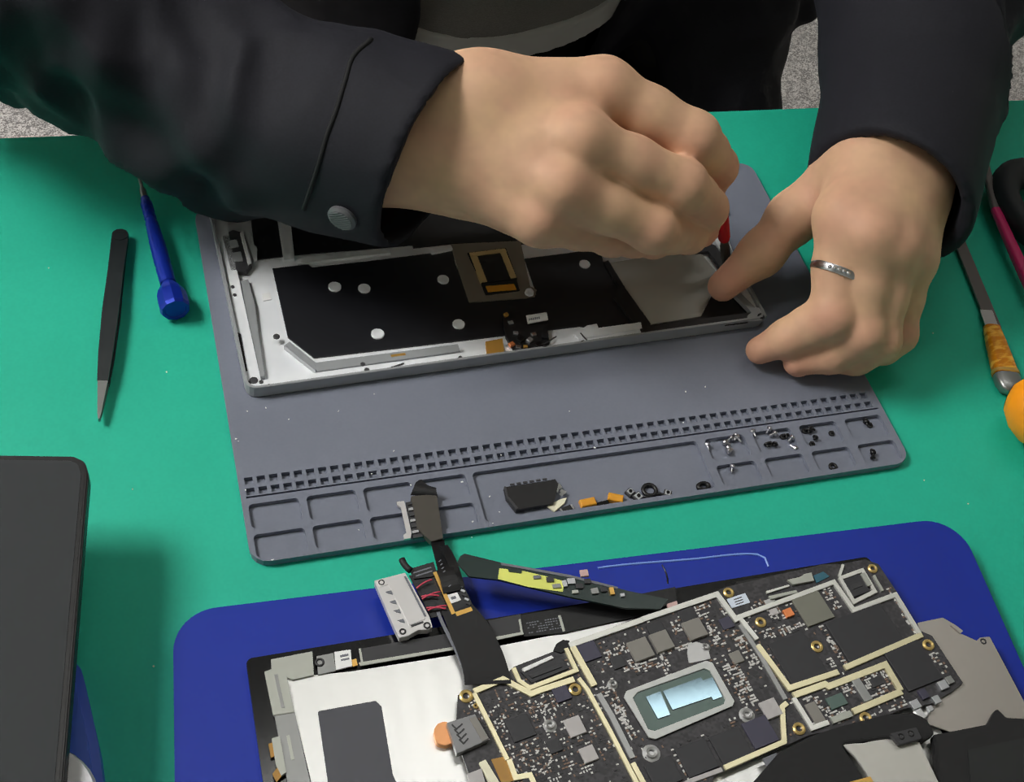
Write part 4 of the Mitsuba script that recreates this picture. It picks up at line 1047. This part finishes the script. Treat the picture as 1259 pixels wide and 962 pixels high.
mb('solder_patch', [(846, 793), (856, 789), (862, 791), (870, 795), (874, 810), (862, 813), (847, 816), (845, 803)], .0006, .0007, 'm_solder', r=.0006, bevel=.0002, label='rough bright solder patch')
mb('top_slot', [(642, 822), (678, 806), (681, 809), (645, 826)], .0018, .0018, 'm_white', bevel=.0002)
mb('top_socket', [(640, 826), (690, 808), (699, 822), (654, 840)], .0010, .0012, 'm_chipblack', bevel=.0002, label='black socket')
mb('socket_bar', [(650, 830), (688, 816), (691, 820), (654, 834)], .0016, .0008, 'm_darkgrey', parent=M_+'__top_socket')
mb('black_tab', [(680, 800), (684, 792), (692, 787), (700, 788), (702, 797), (690, 803)], .0008, .0012, 'm_blackmatt', r=.0006)
mb('pink_part', [(820, 743), (832, 739), (834, 745), (822, 749)], .0012, .0014, 'm_pinkish')
mb('bright_bar', [(1058, 706), (1063, 704), (1072, 719), (1067, 721)], .0020, .0008, 'm_tape')
mb('bright_bar', [(1075, 712), (1078, 711), (1087, 726), (1084, 727)], .0012, .0012, 'm_tape')
mb('bright_bar', [(1073, 708), (1076, 707), (1079, 713), (1076, 714)], .0012, .0012, 'm_tape')
# standoffs and ring eyelets
def eyelet(px, py, r):
    q = P(px, py, PZ); k = num(M_+'__eyelet')
    add(k, lathe([(r*.5, 0), (r*.5, .0010), (r*.75, .0012), (r, .0008), (r, 0)], [q[0], q[1], PZ-.0001], n=20), 'm_ring', 30, label='gold ringed screw hole')
for px, py, r in ((707, 848.7, .0028), (895.6, 729.5, .0026), (935, 766, .0026), (982, 897, .0029), (1004, 796, .0029), (1141, 793.8, .0028), (1072.6, 700, .0024), (1064, 884, .0029), (573, 857, .0030), (585, 869, .0012)):
    eyelet(px, py, r)
def standoff(px, py, r):
    q = P(px, py, PZ); k = num(M_+'__standoff')
    add(k, lathe([(0, .0004), (r*.3, .0004), (r*.35, .0016), (r*.6, .0018), (r*.65, .0006), (r, .0004), (r, 0)], [q[0], q[1], PZ-.0001], n=20), 'm_solder', 30, label='bright screw post')
for px, py, r in ((753, 842.5, .0024), (867, 797, .0024), (918, 880, .0036), (800.6, 927, .0040), (676, 893, .0030)):
    standoff(px, py, r)
# tiny soldered parts, too small to pick apart: gathered in rows and clusters between the chips
occupied = [poly_px([(767, 855), (871, 813), (904, 866), (800, 910)], PZ)] + [Polygon([tuple(P(px, py, PZ)[:2] + rot2(sx*w*.00044/2*1.12, sy*d*.00052/2*1.12, MA)) for sx, sy in ((-1, -1), (1, -1), (1, 1), (-1, 1))]) for px, py, w, d, _, _ in BIG]
occ = unary_union(occupied)
bpoly2 = poly_px(board, PZ).buffer(-.0012)
from shapely.prepared import prep
po, pb = prep(occ), prep(bpoly2)
rr = random.Random(77)
caps, blacks, tans, singles = [], [], [], []
def cluster(px, py, nx, ny, sx, sy, keep=.85, turn=0.0, kinds='cccbt', size=1.0):
    c = P(px, py, PZ)[:2]
    for i in range(nx):
        for j in range(ny):
            if rr.random() > keep: continue
            X, Y = rot2((i-(nx-1)/2)*sx, (j-(ny-1)/2)*sy, MA+turn)
            x, y = c[0]+X+rr.uniform(-.0001, .0001), c[1]+Y+rr.uniform(-.0001, .0001)
            pt = Point(x, y)
            if po.contains(pt) or not pb.contains(pt): continue
            w, d = rr.choice(((.0013, .0007), (.0007, .0013), (.0015, .0008), (.0010, .0010)))
            w *= size; d *= size
            kd = rr.choice(kinds); a = MA+turn
            h = rr.uniform(.0003, .0006)*size
            if kd == 'b': blacks.append(bx(x, y, PZ-.0001, w, d, h, a))
            elif kd == 't': tans.append(bx(x, y, PZ-.0001, w, d, h, a))
            else: caps.append(bx(x, y, PZ-.0001, w, d, h, a))
for a in ((753, 805, 6, 4, .0013, .0012), (775, 818, 7, 4, .0012, .0013), (765, 798, 4, 4, .0014, .0013), (833, 770, 4, 5, .0013, .0012), (872, 772, 3, 12, .0014, .0015), (880, 782, 4, 8, .0013, .0014), (905, 785, 4, 6, .0013, .0013), (918, 800, 4, 12, .0013, .0013), (830, 800, 14, 2, .0013, .0012), (800, 818, 12, 4, .0014, .0013), (820, 822, 3, 8, .0015, .0014),
          (757, 865, 4, 14, .0012, .0013), (770, 890, 3, 10, .0012, .0013), (905, 835, 7, 12, .0013, .0013), (920, 860, 6, 6, .0013, .0013), (907, 897, 3, 8, .0013, .0014), (878, 923, 2, 12, .0014, .0013), (838, 940, 2, 12, .0014, .0013), (880, 905, 14, 2, .0012, .0013), (845, 918, 12, 1, .0012, .001), (930, 880, 5, 4, .0013, .0013),
          (1030, 800, 3, 14, .0013, .0012), (1020, 785, 3, 12, .0013, .0012), (955, 755, 6, 6, .0014, .0013), (975, 775, 10, 4, .0014, .0013), (945, 780, 6, 4, .0014, .0013), (1021, 735, 4, 10, .0013, .0013), (1112, 750, 3, 20, .0013, .0013), (1122, 770, 3, 12, .0013, .0012), (1010, 820, 10, 4, .0014, .0013), (985, 830, 14, 4, .0013, .0013),
          (1040, 845, 8, 6, .0013, .0013), (1075, 842, 8, 8, .0012, .0013), (1018, 875, 12, 5, .0013, .0013), (1000, 865, 6, 6, .0012, .0012), (1090, 830, 4, 8, .0012, .0013), (1155, 815, 3, 6, .0018, .0020), (1148, 808, 4, 2, .0016, .0018), (935, 742, 6, 3, .0014, .0012), (860, 748, 10, 2, .0014, .0014), (985, 712, 8, 2, .0013, .0012), (1105, 872, 8, 4, .0013, .0014), (1075, 887, 8, 5, .0014, .0013), (1053, 712, 8, 3, .0013, .0012), (890, 750, 3, 4, .0013, .0013), (840, 752, 6, 4, .0013, .0013)):
    cluster(*a, keep=.8)
for a in ((625, 870, 26, 16, .0015, .0014), (665, 900, 22, 20, .0016, .0015), (690, 935, 18, 14, .0015, .0015), (650, 935, 14, 12, .0015, .0014), (730, 905, 8, 12, .0014, .0014), (670, 865, 14, 8, .0014, .0014), (720, 870, 6, 6, .0014, .0014)):
    cluster(*a, keep=.62, kinds='ccbbbt', size=.85)
for a in ((780, 785, 30, 10, .0022, .0020), (900, 800, 20, 20, .0022, .0022), (740, 830, 12, 16, .0022, .0022), (960, 780, 24, 16, .0024, .0022), (1050, 855, 30, 12, .0022, .0020), (900, 930, 30, 14, .0022, .0020), (780, 935, 14, 14, .0022, .0020)):
    cluster(*a, keep=.36, kinds='cbbt', size=.9)
mat('m_cap', rgb(196, 194, 192), .4, metal=.2); add(M_+'__soldered_parts', caps, 'm_cap'); tag(M_+'__soldered_parts', 'tiny pale soldered parts', kind='stuff')
add(M_+'__soldered_parts_001', blacks, 'm_darkgrey'); tag(M_+'__soldered_parts_001', 'tiny dark soldered parts', kind='stuff')
add(M_+'__soldered_parts_002', tans, 'm_bronze2' if 'm_bronze2' in scene else mat('m_bronze2', rgb(120, 98, 84), .5)); tag(M_+'__soldered_parts_002', 'tiny brown soldered parts', kind='stuff')
tag(M_, 'dark main board with pale shield frames and a bare processor, on the screen backing', 'circuit board')

# things lying round the board's lower right
k = 'silver_plate'
sp_ = [(1128, 766), (1159, 759.5), (1172, 767), (1181, 779), (1201, 788), (1205, 784), (1217, 783), (1262, 868), (1275, 880), (1240, 895), (1168, 900), (1140, 890), (1150, 850)]
add(k+'__sheet', plate(sp_, .0206, .0008, .0006, .0002), 'm_plate' if 'm_plate' in scene else mat('m_plate', rgb(178, 172, 166), .36, metal=.7))
q = P(1209, 789, .0206); add(k+'__hole', torus([q[0], q[1], .0206], .0012, .0004, 14, 6), 'm_darkgrey', True)
add(k+'__tab', plate([(1169, 769), (1173, 767.5), (1184, 776), (1181, 779)], .0216, .0010), 'm_plate')
tag(k, 'dull silver metal plate sticking out from under the right end of the main board', 'metal plate')
k = 'black_module'
add(k+'__tape', plate([(958, 925), (996, 905), (1032, 893), (1090, 878), (1124, 876), (1140, 884), (1150, 902), (1135, 912), (1090, 908), (1035, 915), (1068, 965), (1080, 1010), (915, 1010), (926, 962)], .0262, .0042, .0015, .0012), 'm_blackmatt', label='black taped body')
add(k+'__holder', plate([(1094, 902), (1127, 894), (1134, 908), (1106, 916)], .0282, .0022, .0008, .0005), 'm_darkgrey', label='small grey holder with two holes')
for px, py in ((1108, 906), (1120, 902.5)):
    q = P(px, py, .0282); add(num(k+'__holder__hole'), torus([q[0], q[1], .0281], .0012, .0004, 14, 6), 'm_black', True)
add(k+'__pale_plate', plate([(1035, 915), (1062, 914), (1086, 908), (1130, 912), (1160, 975), (1170, 1010), (1085, 1010), (1066, 952), (1052, 932)], .0250, .0010, .0004, .0002), 'm_plate2' if 'm_plate2' in scene else mat('m_plate2', rgb(196, 194, 188), .4, metal=.5), label='pale grey plate')
add(k+'__yellow_strip', plate([(1044, 962), (1070, 955), (1074, 962), (1050, 972)], .0266, .0004), 'm_gold')
tag(k, 'black taped module with a pale plate in front of the main board', 'module')
k = 'black_battery'
add(k+'__tape', plate([(1148, 903), (1170, 899), (1215, 890), (1226, 870), (1238, 882), (1275, 884), (1300, 1010), (1168, 1010), (1154, 955)], .0254, .0045, .0012, .0012), 'm_blackmatt')
add(k+'__panel', plate([(1190, 922), (1270, 905), (1290, 985), (1196, 990)], .0262, .0010, .0010, .0004), 'm_blackd' if 'm_blackd' in scene else mat('m_blackd', rgb(30, 32, 33), .5))
tag(k, 'black wrapped flat block in the photo\'s lower right corner, over the silver plate', 'battery')
# ---------------------------------------------------------------- tools and things round the bench
# black tweezers
k = 'tweezers'
ta, tb = P(148, 286, .006), P(122, 518, .004)
d = (tb-ta); L = np.linalg.norm(d[:2]); u = np.array([d[0], d[1], 0])/L; v = np.array([-u[1], u[0], 0])
def tw_arm(side):
    # one flat spring blade seen from its edge: wide at the back, pointed in front
    prof = [(0, .0052, .0), (.006, .0056, .0), (.03, .0052, .0010), (.06, .0054, .0024), (.09, .0046, .0022), (.108, .0034, .0014)]
    V = []
    for s, w, off in prof:
        c = ta + u*s; c[2] = .0048 + side*(.0008+off)
        for a, b in ((-w, -.0007), (w, -.0007), (w, .0007), (-w, .0007)):
            V.append(c + v*a*.8 + np.array([0, 0, b]))
    n = len(prof); F = []
    for i in range(n-1):
        for j in range(4):
            a, b = 4*i+j, 4*i+(j+1) % 4; F += [[a, b, b+4], [a, b+4, a+4]]
    F += [[0, 2, 1], [0, 3, 2], [4*n-4, 4*n-3, 4*n-2], [4*n-4, 4*n-2, 4*n-1]]
    m = trimesh.Trimesh(np.array(V), np.array(F), process=False); m.fix_normals(); return m
def tw_tip(side):
    V = []
    for s, w, off in ((.107, .0033, .0014), (.118, .0022, .0009), (.128, .0012, .0004), (L, .0005, .0001)):
        c = ta + u*s; c[2] = .0048 + side*(.0006+off)
        for a, b in ((-w, -.0006), (w, -.0006), (w, .0006), (-w, .0006)):
            V.append(c + v*a*.8 + np.array([0, 0, b]))
    n = 4; F = []
    for i in range(n-1):
        for j in range(4):
            a, b = 4*i+j, 4*i+(j+1) % 4; F += [[a, b, b+4], [a, b+4, a+4]]
    F += [[0, 2, 1], [0, 3, 2], [12, 13, 14], [12, 14, 15]]
    m = trimesh.Trimesh(np.array(V), np.array(F), process=False); m.fix_normals(); return m
for s in (1, -1):
    add(num(k+'__arm'), tw_arm(s), 'm_blacktool' if 'm_blacktool' in scene else mat('m_blacktool', rgb(26, 32, 34), .45))
    add(num(k+'__tip'), tw_tip(s), 'm_nickel', label='bare metal tip')
q = ta + u*.002; add(k+'__heel', lathe([(0, 0), (.0044, 0), (.0046, .0012), (.0046, .0030), (.0044, .0040), (0, .0040)], [q[0], q[1], .0026], n=20), 'm_blacktool', 30)
tag(k, 'black tweezers with bare metal tips lying on the green mat at the left', 'tweezers')
# blue precision screwdriver
k = 'blue_screwdriver'
mat('m_blueanod', rgb(26, 52, 168), .28, metal=.45)
sa_, sb_ = P(170, 214, .0085), P(216, 382, .0085)
L = np.linalg.norm(sb_-sa_)
add(k+'__shaft', lathe([(0, 0), (.0009, .0005), (.0010, .012), (.0019, .014), (.0019, .024), (0, .024)], sa_, sb_, 14), 'm_nickel', 30, label='steel shaft')
prof = [(0, .0205), (.0024, .021), (.0027, .024)]
for i in range(3): prof += [(.0034, .0255+i*.005), (.0034, .0285+i*.005), (.0029, .0290+i*.005), (.0029, .0300+i*.005)]
prof += [(.0036, .042), (.0044, .060), (.0046, .074), (.0041, .076), (.0046, .078), (.0044, .090), (.0038, L-.022), (.0040, L-.018), (0, L-.018)]
add(k+'__handle', lathe(prof, sa_, sb_, 20), 'm_blueanod', 30, label='blue grooved handle')
add(k+'__cap', lathe([(0, L-.0195), (.0042, L-.019), (.0072, L-.014), (.0082, L-.010), (.0082, L-.002), (.0074, L), (.0060, L), (.0056, L-.0006), (0, L-.0006)], sa_, sb_, 10), 'm_blueanod', 20, label='wide blue turning cap')
tag(k, 'small blue precision screwdriver lying half under the dark sleeve', 'screwdriver')
# tablet propped up at the left front
k = 'dark_tablet'
TZ2 = .052
tp = [(-175, 556), (90, 560), (104, 566), (109, 582), (78, 962), (60, 1150), (-190, 1150)]
tpoly = poly_px(tp, TZ2, .004)
add(k+'__frame', ext(tpoly, TZ2-.0085, TZ2, .0016), 'm_black', label='black frame')
add(k+'__screen', ext(tpoly.buffer(-.0032).buffer(-.003).buffer(.003), TZ2, TZ2+.0004, .0002), 'm_tabglass' if 'm_tabglass' in scene else mat('m_tabglass', rgb(58, 60, 63), .14, spec=.6), label='dark glossy screen')
tag(k, 'dark tablet propped flat on a white tub at the left front corner', 'tablet')
k = 'white_tub'
c = P(30, 1000, .040)
add(k+'__body', lathe([(0, 0), (.022, 0), (.025, .004), (.0262, .012), (0, .012)], [c[0], c[1], .0225], n=40), 'm_tub' if 'm_tub' in scene else mat('m_tub', rgb(206, 206, 210), .45), 30)
add(k+'__lid', lathe([(0, 0), (.0274, 0), (.0274, .0055), (.0262, .0084), (0, .0088)], [c[0], c[1], .0345], n=40), 'm_tub', 30)
tag(k, 'round white tub standing in the blue box under the dark tablet', 'tub')
k = 'blue_box'
bo = poly_px([(86, 800), (97, 812), (118, 905), (132, 1010), (120, 1150), (-40, 1150), (-60, 830)], .0225, .004)
add(k+'__base', ext(bo, 0, .015, .001), 'm_bluebox' if 'm_bluebox' in scene else mat('m_bluebox', rgb(58, 92, 190), .35))
add(k+'__rim', ext(bo.buffer(-.0035), .015, .0225, .001), 'm_bluebox')
tag(k, 'blue flat box on the green mat under the dark tablet', 'box')
# file with an amber wrapped handle
k = 'scraper'
a, b = P(1176, 291, .0022), P(1222, 404, .0022)
add(k+'__blade', ribbon([a, b], [.0074, .0084], .0014), 'm_bladegrey' if 'm_bladegrey' in scene else mat('m_bladegrey', rgb(104, 98, 96), .5, metal=.4), label='flat grey blade')
h0, h1, h2 = P(1219, 403, .004), P(1237, 462, .0045), P(1244, 484, .0045)
add(k+'__blade__ferrule', ribbon([P(1212, 382, .0040), P(1220, 404, .0040)], [.0078, .0082], .0006), 'm_inductorlight')
def hull_rod(pts, ws, hs, n=16):
    V = []
    dd = (pts[-1]-pts[0]); dd /= np.linalg.norm(dd); sd = np.cross(dd, [0, 0, 1]); sd /= np.linalg.norm(sd)
    for p_, w, h in zip(pts, ws, hs):
        for i in range(n):
            t = i*2*math.pi/n; V.append(p_ + sd*w*math.copysign(abs(math.cos(t))**.7, math.cos(t)) + np.array([0, 0, h])*math.copysign(abs(math.sin(t))**.7, math.sin(t)))
    F = []
    for i in range(len(pts)-1):
        for j in range(n):
            q0, q1 = i*n+j, i*n+(j+1) % n; F += [[q0, q1, q1+n], [q0, q1+n, q0+n]]
    e = (len(pts)-1)*n
    for j in range(1, n-1): F += [[0, j+1, j], [e, e+j, e+j+1]]
    m = trimesh.Trimesh(np.array(V), np.array(F), process=False); m.fix_normals(); return m
def _amber(p, n, uv):
    return mix(rgb(196, 118, 12), rgb(232, 172, 60), smoothstep(.45, .7, fbm(p.x*150, p.y*320, p.z*200, octaves=3)))
mat('m_ambertape', proc(_amber), .18, clearcoat=.8)
add(k+'__handle', hull_rod([h0, h0*.7+h1*.3, h1], [.0050, .0060, .0078], [.0034, .0042, .0044]), 'm_ambertape', 40, label='amber tape wrapped handle')
add(k+'__band', hull_rod([h1*.93+h0*.07, h1*.99+h0*.01], [.0081, .0081], [.0047, .0047]), 'm_gold', 40)
add(k+'__butt', hull_rod([h1*.98+h2*.02, h1*.5+h2*.5, h2*.85+h1*.15, h2], [.0078, .0078, .0062, .0026], [.0044, .0044, .0038, .0020]), 'm_nickel', 40, label='metal butt end')
tag(k, 'flat grey file with an amber taped handle lying on the green mat at the right', 'file')
# orange ball-shaped air blower
k = 'orange_blower'
c = P(1287, 506, .022)
add(k+'__bulb', lathe([(0, -.022), (.008, -.0208), (.0155, -.0150), (.0205, -.007), (.022, 0), (.0205, .007), (.0155, .015), (.008, .0208), (.004, .024), (0, .024)], c, c+np.array([.8, -.6, 0]), 32), 'm_orange' if 'm_orange' in scene else mat('m_orange', rgb(246, 152, 24), .4), True)
nz = c+np.array([.8, -.6, 0])*.024
add(k+'__nozzle', tube([nz-np.array([.8, -.6, 0])*.002, nz+np.array([.8, -.6, 0])*.03], [.004, .002], 12), 'm_black', True)
tag(k, 'orange rubber bulb at the right edge, beside the file\'s butt', 'air blower')
# pen-like tool with a pink grip, and the black loop beyond it
k = 'pink_pen'
p0, p1, p2 = P(1205, 178, .014), P(1224, 258, .012), P(1275, 372, .009)
add(k+'__blade', hull_rod([p0, p0*.5+p1*.5, p1], [.0028, .0030, .0030], [.0016, .0020, .0024]), 'm_bladegrey', 40, label='dull grey front half')
add(k+'__grip', hull_rod([p1, p1*.5+p2*.5, p2], [.0030, .0036, .0036], [.0026, .0032, .0032]), 'm_magenta' if 'm_magenta' in scene else mat('m_magenta', rgb(190, 36, 98), .4), 40, label='magenta grip')
tag(k, 'slim tool with a magenta grip leaning against the black loop at the right', 'tool')
k = 'black_loop'
cc_ = P(1287, 258, .012)
lp = [cc_ + np.array([.0245*math.cos(t), .034*math.sin(t), 0.0]) for t in np.linspace(0, 2*math.pi, 40)]
lm = torus([0, 0, 0], 1.0, .33, 48, 14)
vv = np.array(lm.vertices); lm.vertices = np.c_[cc_[0]+vv[:, 0]*.0260, cc_[1]+vv[:, 1]*.0340, .0125+vv[:, 2]*.030]
add(k, lm, 'm_loop' if 'm_loop' in scene else mat('m_loop', rgb(20, 24, 28), .6), True)
tag(k, 'thick black padded loop lying at the right edge behind the pink tool', 'strap')

# driver with a red grip, held in the right hand
k = 'red_screwdriver'
d0 = P(894, 337, .0085); d1 = P(889, 276, .0500)
L = np.linalg.norm(d1-d0)
add(k+'__blade', lathe([(0, 0), (.0012, .0002), (.0027, L*.18), (.0031, L*.38), (.0028, L*.58), (.0018, L*.72), (0, L*.72)], d0, d1, 16), 'm_gunmetal' if 'm_gunmetal' in scene else mat('m_gunmetal', rgb(96, 96, 94), .35, metal=.7), 30, label='dark metal blade')
add(k+'__grip', lathe([(0, L*.70), (.0030, L*.705), (.0036, L*.76), (.0036, L*1.25), (.0030, L*1.32), (0, L*1.33)], d0, d1, 16), 'm_red', 30, label='red grip')
tag(k, 'small driver with a red grip, held in the right hand over the shell', 'screwdriver')
# ring on the left hand
k = 'finger_ring'
J = LH['F'][0]; rc = J[0]*.44 + J[1]*.56; ax = (J[1]-J[0])/np.linalg.norm(J[1]-J[0])
ax = ax*.97 - .26*RT; ax /= np.linalg.norm(ax)
rm_ = trimesh.creation.revolve(np.array([(.0139, -.0020), (.0150, -.0021), (.0154, -.0010), (.0154, .0010), (.0150, .0021), (.0139, .0020), (.0139, -.0020)]), sections=48)
rm_.apply_transform(trimesh.geometry.align_vectors([0, 0, 1], ax)); rm_.apply_translation(rc)
add(k+'__band', rm_, 'm_chrome', 40)
nd = LH['nd'] - ax*(LH['nd']@ax); nd /= np.linalg.norm(nd)
for i in range(5):
    sd = np.cross(ax, nd); t = (i-2)*.17; q = rc + (nd*math.cos(t)+sd*math.sin(t))*.0152
    g = trimesh.creation.icosphere(1, .0012); g.apply_translation(q); add(num(k+'__stone'), g, 'm_foil')
tag(k, 'silver ring with small bright stones on the index finger of the left hand', 'ring')
